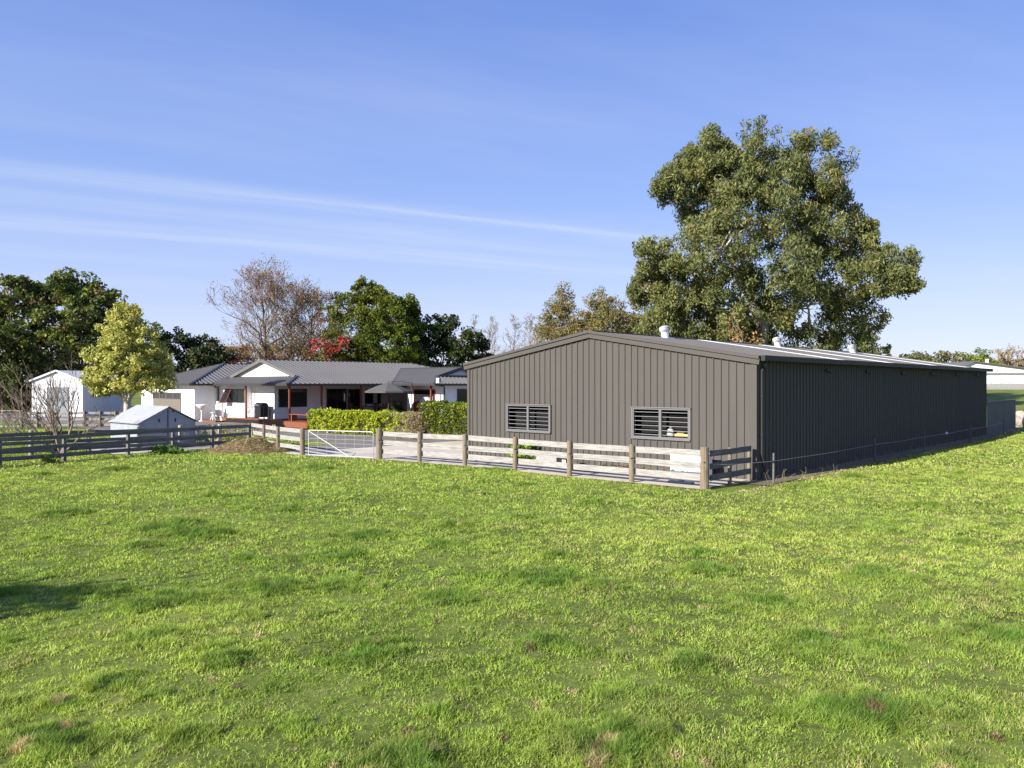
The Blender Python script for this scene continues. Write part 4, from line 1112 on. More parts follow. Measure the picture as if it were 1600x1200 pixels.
# left fences
L0, L1 = Vector((-20.9, 24.9)), Vector((-12.72, 38.05))
ts = [0, .145, .28, .43, .60, .735, .865, 1.0]
rail_run('post_and_rail_fence', 'near shaded grey rail fence with square posts on the paddock side', [tuple(L0.lerp(L1, k)) for k in ts], (.97, .60, .25), .15, -1, .07, .98, 'raildark', 'raildark', square=True)
rail_run('post_and_rail_fence', 'second grey rail fence with pale round posts just behind the near one', [(-22.6, 30.2), (-20.1, 32.9), (-18.55, 34.5), (-16.95, 35.8), (-15.55, 36.9), (-14.1, 38.0)], (.88, .52, .2), .15, -1, .095, 1.05, 'raildark', 'postpale')
# pen fence far left
pf = [Vector((-29.9, 48.0)).lerp(Vector((-22.6, 48.7)), k / 8) for k in range(9)]
rail_run('post_and_rail_fence', 'low pale timber pen fence on the gravel before the white shed', [tuple(p) for p in pf], (.88, .5, .15), .14, 1, .065, 1.02, 'rail', 'post', strainers=(0,))
# gates
def pipe_gate(name, label, p, q, z0, hgt, m, mesh=True, cols=7, rows=5, diag=True, r=.017):
    p = Vector(p); q = Vector(q); L_ = (q - p).length; zg0 = float(H(*p)); zg1 = float(H(*q))
    t = thing(name, label, 'gate', (p.x, p.y, zg0), math.atan2(q.y - p.y, q.x - p.x))
    dz = zg1 - zg0
    b = MB(); c = .09
    pts = [(0, 0, z0), (0, 0, z0 + hgt - c), (c * .3, 0, z0 + hgt - c * .3), (c, 0, z0 + hgt), (L_ - c, 0, z0 + hgt + dz), (L_ - c * .3, 0, z0 + hgt - c * .3 + dz), (L_, 0, z0 + hgt - c + dz), (L_, 0, z0 + dz), (0, 0, z0)]
    b.tube(pts, r, 8); b.build('frame', M[m], t)
    if diag:
        b = MB(); b.tube([(.02, 0, z0 + hgt - .05), (L_ * .62, 0, z0 + .02 + dz * .6)], r * .8, 7); b.build('brace', M[m], t)
    if mesh:
        b = MB()
        for k in range(1, rows + 1): b.tube([(0, .01, z0 + hgt * k / (rows + 1)), (L_, .01, z0 + hgt * k / (rows + 1) + dz)], .0045, 5)
        for k in range(1, cols): b.tube([(L_ * k / cols, .01, z0 + dz * k / cols), (L_ * k / cols, .01, z0 + hgt + dz * k / cols)], 0.0045, 5)
        b.build('mesh', M[m], t)
    return t
gp, gq = W(18.15, 28.45), W(19.2, 25.45)
pipe_gate('pipe_gate', 'white pipe and mesh gate closed between two stout round posts', gp, gq, .06, 1.02, 'white_steel')
pipe_gate('pipe_gate', 'grey pipe gate on the gravel left of the pale pen fence', (-30.05, 48.05), (-34.2, 47.6), .1, .95, 'galv', True, 4, 4, False)
# wire fence
wp = [W(22.6, 10.35), W(31.4, 10.35), W(37.6, 10.3), W(45.4, 10.3), W(53.0, 10.3)]
zb = [float(H(*p)) for p in wp]
off = (wp[0][0], wp[0][1], zb[0])
wf = thing('wire_fence', 'electric wire fence on thin dark posts along the long shed wall', 'fence', off)
for i, p in enumerate(wp):
    b = MB(off); b.tube([(p[0], p[1], zb[i] - .1), (p[0] + rnd.uniform(-.03, .03), p[1], zb[i] + .93)], [.035, .03], 8); po = b.build('post', M['raildark'], wf)
    b = MB(off); b.lathe((p[0] - .03, p[1] - .04, zb[i] + .68), [(.015, -.03), (.03, -.02), (.03, .02), (.012, .03)], 8); b.build('insulator', M['black'], po)
b = MB(off)
c0 = W(20.1, 11.25); pl = [(c0[0], c0[1], .70)] + [(p[0] - .03, p[1] - .04, zb[i] + .69) for i, p in enumerate(wp)]
for a, c in zip(pl[:-1], pl[1:]):
    a = Vector(a); c = Vector(c); b.tube([a, a.lerp(c, .5) - Vector((0, 0, .03)), c], .0045, 4)
b.build('wire', M['wire'], wf)
b = MB(off)
fw_ = UVp([(v, u_ - .1) for v, u_ in fp]); 
for p, q in zip(fw_[:-1], fw_[1:]): b.tube([(p[0], p[1], .72), (q[0], q[1], .72)], .0035, 4)
b.build('wire', M['wire'], wf)
b = MB(off); m_ = Vector(pl[3]).lerp(Vector(pl[4]), .45); b.lathe(tuple(m_), [(.03, -.06), (.07, 0), (.03, .06)], 8); b.build('tag', M['white'], wf)
# paling fence beyond shed
t = thing('paling_fence', 'tall grey paling fence in the shade at the far shed corner', 'fence', (28.1, 46.4, 0))
b = MB((28.1, 46.4, 0)); n = 19
P0, P1 = Vector(W(52.95, 11.12)), Vector(W(60.2, 11.0)); n = 48
for k in range(n):
    p = P0.lerp(P1, k / n); q = P0.lerp(P1, (k + .92) / n); zz = float(H(p.x, p.y))
    b.beam((p.x - .01 * (k % 2), p.y + (k % 2) * .012, zz + .94), (q.x - .01 * (k % 2), q.y + (k % 2) * .012, zz + .94), .02, 1.86 + rnd.uniform(-.015, .015))
b.build('palings', M['palingdark'], t)
for k in (0, .5, 1):
    p = P0.lerp(P1, k); b = MB((28.1, 46.4, 0)); b.box(p.x - .12, p.x - .03, p.y + .03, p.y + .13, 0, 1.9); b.build('post', M['paling'], t)
b = MB((28.1, 46.4, 0)); b.beam((P0.x, P0.y + .03, 1.97), (P1.x, P1.y + .03, float(H(P1.x, P1.y)) + 1.9), .09, .025); b.build('capping', M['rail'], t)

# ================================================================== things by the shed base
t = gthing('feed_trough', 'short weathered timber trough at the foot of the shed gable', 'trough', 22.4, 19.2, .03)
b = MB(); b.box(-.2, .2, -.75, .75, 0, .05); b.box(-.22, -.18, -.75, .75, .05, .3); b.box(.18, .22, -.75, .75, .05, .3); b.box(-.18, .18, -.75, -.71, .05, .3); b.box(-.18, .18, .71, .75, .05, .3); b.build('box', M['paling'], t)
t = gthing('bucket', 'black bucket with a white patch on the concrete by the trough', 'bucket', 22.2, 17.95, .03)
b = MB(); b.lathe((0, 0, 0), [(.15, 0), (.2, .34), (.215, .35), (.2, .35), (.14, .04)], 16); b.build('pail', M['black'], t)
b = MB(); b.tube([(0, .21, .33), (.1, .14, .45), (.13, 0, .49), (.1, -.14, .45), (0, -.21, .33)], .008, 5); b.build('handle', M['galv'], t)
b = MB(); b.box(-.215, -.18, -.09, .07, .1, .24); b.build('patch', M['white'], t)
t = gthing('brush_pile', 'heap of dark dead sticks on the concrete below the second window', 'stick pile', 21.9, 14.9, .03)
b = MB()
for k in range(46):
    c = Vector((rnd.gauss(0, .12), rnd.gauss(0, .5), rnd.uniform(.03, .22))); d = Vector((rnd.gauss(0, .4), rnd.gauss(0, .7), rnd.gauss(0, .25))).normalized() * rnd.uniform(.15, .4)
    b.tube([c - d, c + d * .2 + Vector((0, 0, .03)), c + d], [.014, .011, .006], 5)
b.build('sticks', M['bark'], t)
for lab, U, V, l_ in (('broken brown board lying on the concrete left of the leafy weed', 21.5, 22.4, 1.0), ('weathered board on the concrete below the right louvre window', 21.4, 16.6, 1.3), ('bluish board lying beside the corner post', 20.75, 12.4, .8)):
    t = gthing('loose_board', lab, 'board', U, V, .03); b = MB(); b.box(-.1, .1, -l_ / 2, l_ / 2, .0, .05); b.box(-.06, .06, -l_ * .1, l_ * .05, -.01, .1); b.build('plank', M['paling'] if l_ > .9 else M['hut'], t)
def weed(name, label, cat, c, r, n, per, ln, wd, pal, m_=None, droop=-.3, rc=.12):
    x, y = c; z = float(H(x, y))
    t = thing(name, label, cat, (x, y, z))
    pts = np.array([[rnd.gauss(0, r[0]), rnd.gauss(0, r[1]), min(abs(rnd.gauss(0, r[2])), 1.6 * r[2])] for _ in range(n)])
    leaves('foliage', t, pts, rc, per, ln, wd, pal, droop, .8)
    b = MB()
    for p in pts[:: max(1, n // 14)]: b.tube([(p[0] * .3, p[1] * .3, 0), tuple(p)], [.012, .005], 4)
    b.build('stem', M['twig'], t); return t
weed('leafy_weed', 'bright green broad leaved weed growing against the shed gable', 'plant', W(22.45, 20.3), (.25, .42, .42), 110, 16, .17, .10, [((.16, .24, .03), 2), ((.09, .16, .02), 1)])
weed('leafy_weed', 'low straggly weed between the trough and the sticks', 'plant', W(22.0, 16.0), (.2, .3, .12), 22, 10, .1, .05, [((.14, .17, .04), 1), ((.2, .15, .06), 1)])
weed('leafy_weed', 'dry flowering weed with seed heads behind the end of the grey fence', 'plant', (-14.6, 39.6), (1.15, .55, .5), 260, 12, .11, .06, [((.20, .22, .06), 2), ((.38, .33, .17), 2), ((.09, .12, .03), 2), ((.45, .40, .30), .6)])
weed('leafy_weed', 'clump of dock leaves at the foot of the grey fence', 'plant', (-14.95, 33.9), (.35, .25, .16), 50, 10, .18, .08, [((.10, .17, .03), 1), ((.06, .11, .02), 1)])
weed('leafy_weed', 'small dark weed by the near post of the grey fence', 'plant', (-17.6, 29.9), (.2, .2, .14), 22, 10, .12, .05, [((.07, .12, .02), 1)])
# soil heap
sx_, sy_ = -11.6, 34.9
ux_, uy_ = 2.0, 1.3
n1_, n2_ = 70, 50; gx_, gy_ = np.meshgrid(np.linspace(-1.15, 1.15, n1_), np.linspace(-1.15, 1.15, n2_))
rr = np.sqrt(gx_ ** 2 + gy_ ** 2); hh_ = np.clip(1 - rr ** 1.3, -.2, 1) * .6
X_ = sx_ + gx_ * ux_; Y_ = sy_ + gy_ * uy_
hh_ = hh_ + (fbm(X_ * 2.4, Y_ * 2.4, 4) - .5) * .42 * np.clip(1.25 - rr, 0, 1)
zz = np.where(rr > 1.1, -.15, hh_)
P = np.stack([gx_ * ux_, gy_ * uy_, zz], -1).reshape(-1, 3)
i, j = np.meshgrid(np.arange(n1_ - 1), np.arange(n2_ - 1)); q = (j * n1_ + i).ravel()
t = thing('soil_heap', 'brown heap of soil and turf dumped against the fence end', 'soil heap', (sx_, sy_, float(H(sx_, sy_))))
npmesh('mound', P, np.full(len(q), 4), np.stack([q, q + 1, q + n1_ + 1, q + n1_], -1).ravel(), M['soil'], None, t)
sel = rng.choice(len(P), 1500); cpt = P[sel]; cpt = cpt[cpt[:, 2] > .0]
leaves('weeds', t, cpt, .09, 6, .09, .035, [((.15, .18, .04), 3), ((.30, .235, .13), 3), ((.17, .115, .065), 3)], -.2, .5)
# boulder at right edge
t = thing('boulder', 'tan boulder on the grass bank beyond the paling fence', 'boulder', (34.6, 53.5, float(H(34.6, 53.5))))
me = bpy.data.meshes.new('stone')
import bmesh
bm = bmesh.new(); bmesh.ops.create_icosphere(bm, subdivisions=4, radius=1.0)
for v in bm.verts: v.co = Vector((v.co.x * 1.1, v.co.y * .8, v.co.z * .75 + .25)) * (1 + .28 * mnoise.noise(v.co * 1.6) + .08 * mnoise.noise(v.co * 6))
bm.to_mesh(me); bm.free(); me.materials.append(M['rock']); newobj('stone', me, t)

# ================================================================== hedges
def hedge(name, label, p0, p1, hgt, wid, pal, dens=26, ln=.13, wd=.07, per=14, rc=.16, gaps=(), ends=.15):
    p0 = Vector(p0); p1 = Vector(p1); L_ = (p1 - p0).length; d = (p1 - p0) / L_; n_ = Vector((-d.y, d.x)); zg = float(H(*((p0 + p1) / 2)))
    t = thing(name, label, 'hedge', ((p0.x + p1.x) / 2, (p0.y + p1.y) / 2, zg))
    off = np.array([(p0.x + p1.x) / 2, (p0.y + p1.y) / 2, zg])
    n = int(L_ * (2 * hgt + wid) * dens); s = rng.random(n) * L_
    top_w = wid / (2 * hgt + wid); k = rng.random(n)
    lat = np.where(k < top_w, (rng.random(n) - .5) * wid, np.where(rng.random(n) < .5, -wid / 2, wid / 2) + rng.normal(0, .05, n))
    bulge = (fbm(s * 1.1 + hgt * 9, s * 0 + 2, 3) - .5)
    zt = hgt + bulge * .22
    z = np.where(k < top_w, zt + rng.normal(0, .05, n), rng.random(n) ** .85 * zt)
    lat = lat * (1 + .35 * (fbm(s * 1.3, z * 1.5 + 30, 3) - .5) + .12 * (1 - z / hgt) * -1)
    C = np.stack([p0.x + d.x * s + n_.x * lat, p0.y + d.y * s + n_.y * lat, zg + z], -1)
    keep = np.ones(n, bool)
    for g0, g1 in gaps: keep &= ~((s > g0) & (s < g1) & (rng.random(n) < .6) & (z < zt * .8))
    leaves('foliage', t, C[keep], rc, per, ln, wd, pal, -.1, .9, origin=tuple(off), outward=None)
    b = MB(tuple(off)); k = 0
    while k < L_:
        bx_, by_ = p0.x + d.x * k, p0.y + d.y * k
        for a in range(3): b.tube([(bx_, by_, zg - .05), (bx_ + rnd.uniform(-.3, .3), by_ + rnd.uniform(-.2, .2), zg + hgt * .55), (bx_ + rnd.uniform(-.4, .4), by_ + rnd.uniform(-.3, .3), zg + hgt * .85)], [.035, .022, .01], 5)
        k += .8
    b.build('stem', M['twig'], t)
    return t
hA, hB = W(26.75, 41.5), W(28.7, 34.2)
hedge('clipped_hedge', 'bright yellow green clipped hedge in front of the deck', hA, hB, 1.30, .95, [((.33, .36, .03), 3), ((.20, .26, .025), 2), ((.11, .16, .02), 1), ((.28, .22, .05), .4)], gaps=((3.9, 4.3), (5.3, 5.7)), dens=46, rc=.11)
hedge('clipped_hedge', 'tall dark green hedge running behind the shed corner', W(28.9, 33.4), W(29.3, 25.2), 1.92, 1.3, [((.09, .115, .016), 3), ((.05, .07, .010), 2), ((.24, .26, .03), 1.2)], dens=48, rc=.13)
weed('dry_shrub', 'brown dying shrub between the bright and the dark hedge', 'shrub', W(28.05, 33.5), (.5, .75, .85), 340, 12, .10, .045, [((.22, .165, .10), 3), ((.29, .225, .14), 2), ((.15, .13, .05), 1)], rc=.16)

# ================================================================== trees
OLIVE = [((.132, .142, .048), 3), ((.10, .114, .041), 3), ((.18, .18, .064), 2), ((.068, .086, .034), 2), ((.17, .13, .055), .5)]
eu = [(1150, 280, 70, 56, 1), (1215, 320, 84, 70, 1), (1105, 330, 50, 56, 1), (1265, 405, 60, 58, 2), (1195, 250, 88, 62), (1110, 250, 42, 50, -1), (1085, 268, 38, 42), (1268, 262, 52, 58, 1), (1045, 292, 22, 30, -2), (1160, 330, 78, 62, -3), (1255, 350, 70, 62, 1), (1120, 385, 66, 60, -4), (1210, 420, 80, 66, -4), (1030, 408, 42, 34, -3), (1012, 445, 24, 40, -2), (1070, 430, 48, 46, 2), (1300, 330, 36, 44, 2),
      (1345, 375, 22, 32, 1), (1310, 430, 62, 50, 0), (1385, 412, 40, 26, -1), (1408, 440, 26, 20, -2), (1360, 445, 46, 34, -2), (1090, 490, 70, 44, -3), (1060, 470, 60, 50, 0), (1040, 540, 50, 40, 1), (1150, 470, 60, 60, 1), (1150, 540, 60, 40, 2), (1180, 505, 60, 46, 0), (1265, 490, 68, 50, 1), (1335, 490, 46, 44, 2), (1050, 505, 46, 34, -2), (1230, 545, 90, 34, 2), (1110, 545, 80, 34, 1), (1320, 545, 50, 30, 2)]
tree('gum_tree', 'huge olive green gum tree towering behind the dark shed', 'tree', 1195, 78, eu, OLIVE, 2.7, .6, 42, .42, .13, droop=.75, flat=.9, trunk_r=.6, bark='palebark', shell=.25, subl=15, subscale=.25, extra_limbs=2, fork=9, clump=True, fill=.34)
rust = [(1195, 480, 22, 30, -9.5), (1165, 520, 40, 20, -9.5), (1230, 510, 30, 24, -9)]
bare_tree('rusty_tree', 'bare pale limbed tree with rusty leaves in front of the gum trunk', 'tree', 1190, 68, 600, 2.6, [(0, 0, 1, 1), (.35, -.1, 1, .8), (-.3, .1, 1, .8)], 5, 'palebark', leaf=([((.30, .16, .06), 3), ((.22, .15, .06), 2), ((.12, .10, .04), 1)], .8, .5, 7, .3, .16), r0=.14, spread=.5, seed=5)
GOLD = [((.20, .155, .06), 3), ((.16, .135, .052), 3), ((.105, .105, .038), 2), ((.24, .165, .08), 1)]
tree('golden_tree', 'golden brown autumn tree with a wispy top left of the shed ridge', 'tree', 905, 98, [(880, 470, 18, 26), (874, 490, 26, 26), (890, 515, 42, 36, -1), (862, 525, 28, 30, 1), (905, 545, 40, 30)], GOLD, 4.2, .5, 26, .23, .14, trunk_r=.2, shell=.25, subl=4, subscale=.36, extra_limbs=3)
tree('golden_tree', 'broad golden green tree just above the shed ridge', 'tree', 945, 96, [(938, 472, 24, 24), (950, 490, 36, 28), (945, 515, 50, 36, -1), (972, 520, 34, 34), (915, 515, 34, 32, 1), (920, 535, 44, 30, 1), (985, 525, 34, 30, 1)], GOLD[:3] + [((.13, .135, .03), 2)], 4.2, .5, 26, .23, .14, trunk_r=.22, shell=.25, subl=4, subscale=.36, extra_limbs=3)
tree('golden_tree', 'small ochre tree tucked between the golden tree and the gum', 'tree', 1005, 97, [(1000, 500, 18, 26), (1010, 525, 30, 26), (985, 530, 24, 24)], [((.22, .15, .07), 2), ((.13, .115, .04), 2)], 4.0, .45, 24, .23, .14, trunk_r=.16, shell=.25, subl=3, extra_limbs=3)
for k, (lab, px_, top, Y) in enumerate((('leafless pale sapling nearest the dark evergreen', 738, 505, 118), ('thin bare sapling between the evergreens and the shed barge', 770, 500, 122), ('bare grey sapling beyond the shed roof edge', 800, 498, 125), ('taller bare sapling beside the golden tree', 828, 500, 116), ('tan twiggy sapling low over the shed barge', 845, 515, 108))):
    leader_tree('bare_sapling', lab, 'tree', px_, Y, top - 8, 5.2, 3, 'twiggrey', group='bare saplings on the skyline', leaf=([((.20, .155, .08), 2), ((.15, .13, .07), 1)], .5, .35, 4, .2, .11), r0=.13, first=.18, step=.045, seed=20 + k, minr=.016, rise=1.1)
DARK = [((.055, .068, .013), 3), ((.095, .108, .018), 3), ((.145, .155, .024), 2), ((.03, .042, .010), 1.5)]
tree('evergreen_tree', 'tall dark green conifer like tree left of the pair behind the house', 'tree', 565, 84, [(572, 458, 22, 20), (590, 462, 16, 14, -1), (545, 480, 34, 26), (560, 565, 60, 26), (610, 568, 50, 26), (525, 570, 30, 20), (585, 490, 36, 34, -2), (555, 520, 48, 36, -1), (600, 530, 44, 36, 1), (540, 550, 40, 26)], DARK, 5.2, .40, 32, .27, .15, droop=-.15, trunk_r=.3, shell=.4, subl=11, subscale=.28, clump=True)
tree('evergreen_tree', 'yellow green topped evergreen right of the pair behind the house', 'tree', 625, 82, [(622, 474, 24, 18), (640, 490, 18, 22, 1), (610, 500, 34, 28, -2), (640, 520, 24, 30, 0), (615, 540, 44, 32, -2), (640, 570, 40, 26)], [((.10, .125, .014), 3), ((.05, .075, .012), 3), ((.15, .17, .016), 1.5), ((.026, .04, .01), 2)], 5.2, .40, 32, .27, .15, droop=-.15, trunk_r=.28, shell=.4, subl=11, subscale=.28, clump=True)
tree('evergreen_tree', 'rounded dark evergreen with a rusty crest beside the far wing', 'tree', 690, 84, [(690, 508, 30, 18), (672, 530, 34, 34, 1), (712, 530, 30, 32, -1), (690, 560, 54, 34), (700, 590, 60, 24)], [((.022, .034, .010), 4), ((.055, .075, .016), 2), ((.11, .085, .04), 1)], 3.6, .5, 26, .34, .19, trunk_r=.25, shell=.4, subl=4, subscale=.3)
tree('evergreen_tree', 'low dark bushy tree touching the shed barge', 'tree', 745, 84, [(748, 535, 16, 16), (738, 560, 26, 28), (760, 570, 20, 20), (745, 595, 40, 20)], [((.025, .036, .011), 3), ((.06, .07, .02), 1)], 3.2, .45, 24, .32, .18, trunk_r=.16, shell=.4, subl=3, subscale=.35)
BIG = [((.07, .092, .024), 3), ((.11, .135, .032), 3), ((.04, .055, .018), 2), ((.15, .09, .05), .6), ((.16, .18, .042), 1.5)]
tree('broadleaf_tree', 'dark spreading broadleaf tree at the far left edge', 'tree', 20, 78, [(18, 470, 40, 34), (45, 480, 26, 40, 1), (-20, 490, 44, 40, 1), (10, 530, 50, 44, 2), (50, 555, 30, 40, 2)], BIG, 3.6, .5, 26, .38, .25, trunk_r=.35, shell=.35, subl=10, subscale=.30, clump=True)
tree('broadleaf_tree', 'tallest dark broadleaf tree directly behind the yellow tree', 'tree', 120, 80, [(110, 460, 44, 32), (80, 470, 28, 30, 1), (150, 475, 38, 32), (175, 500, 22, 30, 1), (100, 505, 50, 36, -2), (145, 525, 46, 36, -1), (80, 545, 44, 40, 1), (130, 575, 60, 40)], BIG, 3.6, .5, 26, .38, .25, trunk_r=.35, shell=.4, subl=10, subscale=.30, clump=True)
tree('broadleaf_shrub', 'big green shrub at the left edge below the dark trees', 'shrub', 5, 70, [(15, 525, 30, 22), (-15, 545, 40, 36), (30, 560, 26, 30, 1), (0, 600, 50, 40)], [((.085, .10, .02), 3), ((.05, .065, .016), 3), ((.03, .04, .012), 2)], 2.6, .5, 26, .32, .2, trunk_r=.2, shell=.4, subl=4)
tree('broadleaf_shrub', 'dark tangled shrub mass left of the white shed', 'shrub', 55, 72, [(50, 590, 40, 34), (20, 615, 40, 34), (80, 570, 36, 30, 2), (10, 640, 40, 24), (60, 630, 30, 26, 1)], [((.03, .036, .014), 3), ((.05, .055, .02), 2), ((.06, .045, .025), 1)], 2.6, .5, 26, .32, .18, trunk_r=.15, shell=.4, subl=4)
tree('broadleaf_tree', 'dark mid height tree between the yellow tree and the garage roof', 'tree', 285, 84, [(270, 535, 30, 22), (245, 545, 24, 26, -1), (305, 550, 30, 30), (280, 575, 50, 34), (335, 565, 26, 28, 1), (240, 580, 36, 34)], [((.04, .055, .018), 3), ((.028, .036, .013), 3), ((.10, .085, .035), 1)], 2.8, .5, 26, .34, .21, trunk_r=.22, shell=.4, subl=4, subscale=.32)
tree('broadleaf_tree', 'narrow green tree with a thin top right of the garage peak', 'tree', 340, 86, [(328, 545, 12, 18), (345, 556, 18, 20), (350, 575, 26, 26)], [((.05, .075, .02), 2), ((.03, .042, .014), 2)], 2.6, .4, 22, .3, .18, trunk_r=.15, shell=.35, subl=3)
# bare trees behind the roof
RED = [((.28, .07, .05), 1.4), ((.26, .155, .07), 3), ((.19, .145, .07), 3)]
Yb_ = 92
for k, (lab, px_, top, lean, sd, fr_, pal_) in enumerate((('half bare autumn tree with red leaves, widest of the three', 424, 408, (-.12, 0, 1), 31, .38, RED), ('half bare autumn tree with a slim grey trunk in the middle of three', 456, 432, (.0, 0, 1), 32, .42, RED[1:]), ('half bare autumn tree beside the dark evergreen', 476, 436, (.12, 0, 1), 33, .42, RED[1:] + [((.20, .05, .03), .5)]))):
    leader_tree('autumn_tree', lab, 'tree', px_, Yb_ + k, top + 34, (7.6, 6.4, 6.8)[k], 4, 'twig', group='autumn trees behind the roof', leaf=(pal_, fr_ + .2, .42, 6, .17, .12), r0=.30, first=.22, step=.024, prof=lambda t: (1.0 + .0 * t if t < .4 else 1.0 - 1.0 * (t - .4) ** 1.3), seed=sd, minr=.014, rise=.25, lean=(-.03, 0, .04)[k], kids=(2, 3))
tree('red_shrub', 'scarlet topped shrub between the autumn trees and the evergreen', 'shrub', 512, 80, [(520, 535, 26, 12), (500, 548, 22, 14), (515, 560, 36, 24, 1)], [((.34, .04, .03), 2), ((.20, .06, .04), 2), ((.09, .07, .035), 2)], 1.4, .4, 20, .24, .15, trunk_r=.12, shell=.4, subl=3)
tree('rusty_shrub', 'rust red small tree half hidden behind the scarlet shrub', 'tree', 518, 86, [(518, 500, 22, 20), (505, 515, 18, 18), (525, 530, 22, 20)], [((.16, .06, .035), 2), ((.09, .06, .03), 2), ((.06, .05, .02), 1)], 1.3, .42, 18, .24, .15, trunk_r=.12, shell=.3, subl=3)
tree('brown_hedgerow', 'long orange brown hedgerow seen under the autumn trees', 'hedgerow', 420, 104, [(365, 556, 28, 18), (395, 552, 28, 16, 1), (425, 550, 28, 15), (455, 552, 30, 16, -1), (485, 554, 28, 18), (335, 562, 28, 16)], [((.24, .15, .06), 3), ((.16, .13, .05), 2), ((.20, .09, .05), 1)], 2.6, .5, 22, .28, .17, trunk_r=.12, shell=.3, subl=3)
tree('crimson_shrub', 'dark crimson shrub just over the roof beside the gablet', 'shrub', 380, 82, [(378, 568, 16, 12), (395, 572, 14, 10), (430, 562, 10, 8, 2)], [((.10, .02, .02), 2), ((.05, .03, .02), 1)], 1.6, .35, 18, .2, .13, trunk_r=.08, shell=.4, subl=2)
# yellow variegated tree
YEL = [((.42, .395, .115), 4), ((.35, .35, .10), 3), ((.22, .24, .06), 2), ((.14, .16, .045), 1)]
tree('variegated_tree', 'cream and yellow leaved tree beside the garage and white shed', 'tree', 198, 46, [(198, 497, 24, 24), (186, 520, 30, 26, -.3), (222, 525, 28, 28, .4), (178, 552, 38, 28, -.5), (232, 560, 36, 32, .5), (200, 560, 40, 34, -.6), (160, 590, 32, 22, -.2), (215, 592, 44, 24, -.4), (250, 590, 24, 24, .6), (180, 605, 40, 14, -.5)], YEL, 26, .22, 24, .16, .095, trunk_r=.19, bark='palebark', shell=.45, subl=11, subscale=.31, clump=True, fork=1.9, droop=.25)
b_ = W(0, 0)
# bare shrub among the left fences
bx_ = (94 - 800) / F * 33.2
bare_tree('bare_shrub', 'many stemmed leafless shrub growing between the two grey fences', 'shrub', 94, 33.4, 712, 1.42, [(-.75, 0, .72, 1.05), (-.45, .2, .9, 1.1), (-.2, -.2, 1, .85), (.12, .1, 1, .9), (.5, -.1, .85, 1.05), (-.95, .1, .55, .9), (.75, .2, .8, .8)], 4, 'twiggrey', r0=.06, spread=.42, up=.10, seed=41, minr=.009, shrink=.72, kids=(2, 4))
bare_tree('bare_shrub', 'low leafless twigs by the grey pipe gate at the left edge', 'shrub', 2, 36, 690, .62, [(-.4, 0, .8, 1), (.3, .2, .9, 1.1), (.6, -.1, .7, .9)], 4, 'twiggrey', r0=.035, spread=.45, up=.1, seed=42, minr=.008)
# shade tree left of the frame (its shadow falls into the paddock)
def offtree(X, Y, hgt):
    z = float(H(X, Y)); t = thing('shade_tree', 'leafy tree beside the paddock whose shadow falls on the grass', 'tree', (X, Y, z))
    cen, dirs = lobe_centres([(X, Y, z + hgt * .66, 1.5, 1.5, hgt * .24), (X + .3, Y - .2, z + hgt * .86, .8, .9, hgt * .15), (X - .3, Y + .6, z + hgt * .5, 1.5, 1.4, 1.0)], 12, .2)
    leaves('crown', t, cen, .4, 14, .22, .14, BIG, 0, .8, origin=(X, Y, z)); b = MB((X, Y, z)); b.tube([(X, Y, z - .1), (X + .1, Y, z + hgt * .7)], [.14, .07], 8); b.build('trunk', M['bark'], t)
offtree(-13.9, 5.7, 4.9)

# ================================================================== far right
zf = float(H(92, 142))
hx, hy = (1538 - 800) / F * 140, 140.0
t = thing('far_house', 'distant white house with a low grey roof beyond the grass', 'house', (hx, hy, float(H(hx, hy))))
zb_ = float(H(hx, hy))
b = MB((hx, hy, zb_)); b.box(hx - 6, hx + 14, hy, hy + 8, zb_ - .3, zb_ + 2.6)
b.add([(hx - 6, hy - .01, zb_ + 2.6), (hx + 14, hy - .01, zb_ + 2.6), (hx - 2, hy - .01, zb_ + 4.5)], [(0, 1, 2)])
b.build('wall', M['wall'], t)
b = MB((hx, hy, zb_))
b.beam((hx - 6.5, hy - .25, zb_ + 2.45), (hx - 2, hy - .25, zb_ + 4.6), .5, .16); b.beam((hx - 2, hy - .25, zb_ + 4.6), (hx + 14.5, hy - .25, zb_ + 2.5), .5, .16)
b.add([(hx - 6.5, hy - .4, zb_ + 2.5), (hx - 2, hy - .4, zb_ + 4.65), (hx - 2, hy + 8.4, zb_ + 4.65), (hx - 6.5, hy + 8.4, zb_ + 2.5), (hx + 14.5, hy - .4, zb_ + 2.55), (hx + 14.5, hy + 8.4, zb_ + 2.55)], [(0, 1, 2, 3), (1, 4, 5, 2)])
rf = b.build('roof', M['roof'], t)
b = MB((hx, hy, zb_)); b.box(hx + 1.6, hx + 2.0, hy + 2, hy + 2.4, zb_ + 3.8, zb_ + 5.1); b.build('chimney', M['white'], rf)
b = MB((hx, hy, zb_)); b.beam((hx - 6, hy - .35, zb_ + 2.5), (hx + 14, hy - .35, zb_ + 2.5), .12, .16); b.build('gutter', M['fascia'], t)
for k in range(2):
    b = MB((hx, hy, zb_)); b.box(hx + 2.6 + k * 2.2, hx + 4.4 + k * 2.2, hy - .05, hy + .0, zb_ + 1.0, zb_ + 2.2); wn = b.build('window', M['white'], t)
    b = MB((hx, hy, zb_)); b.box(hx + 2.7 + k * 2.2, hx + 4.3 + k * 2.2, hy - .07, hy - .051, zb_ + 1.1, zb_ + 2.1); b.build('pane', M['blind'], wn)
b = MB((hx, hy, zb_)); b.tube([(hx + 9, hy + 1, zb_ + 3.2), (hx + 9, hy + 1, zb_ + 4.1)], .05, 6); b.lathe((hx + 9, hy + .8, zb_ + 4.0), [(.02, -.4), (.4, -.2), (.45, 0), (.4, .2), (.02, .4)], 12, 1, .3); b.build('satellite_dish', M['white'], t)
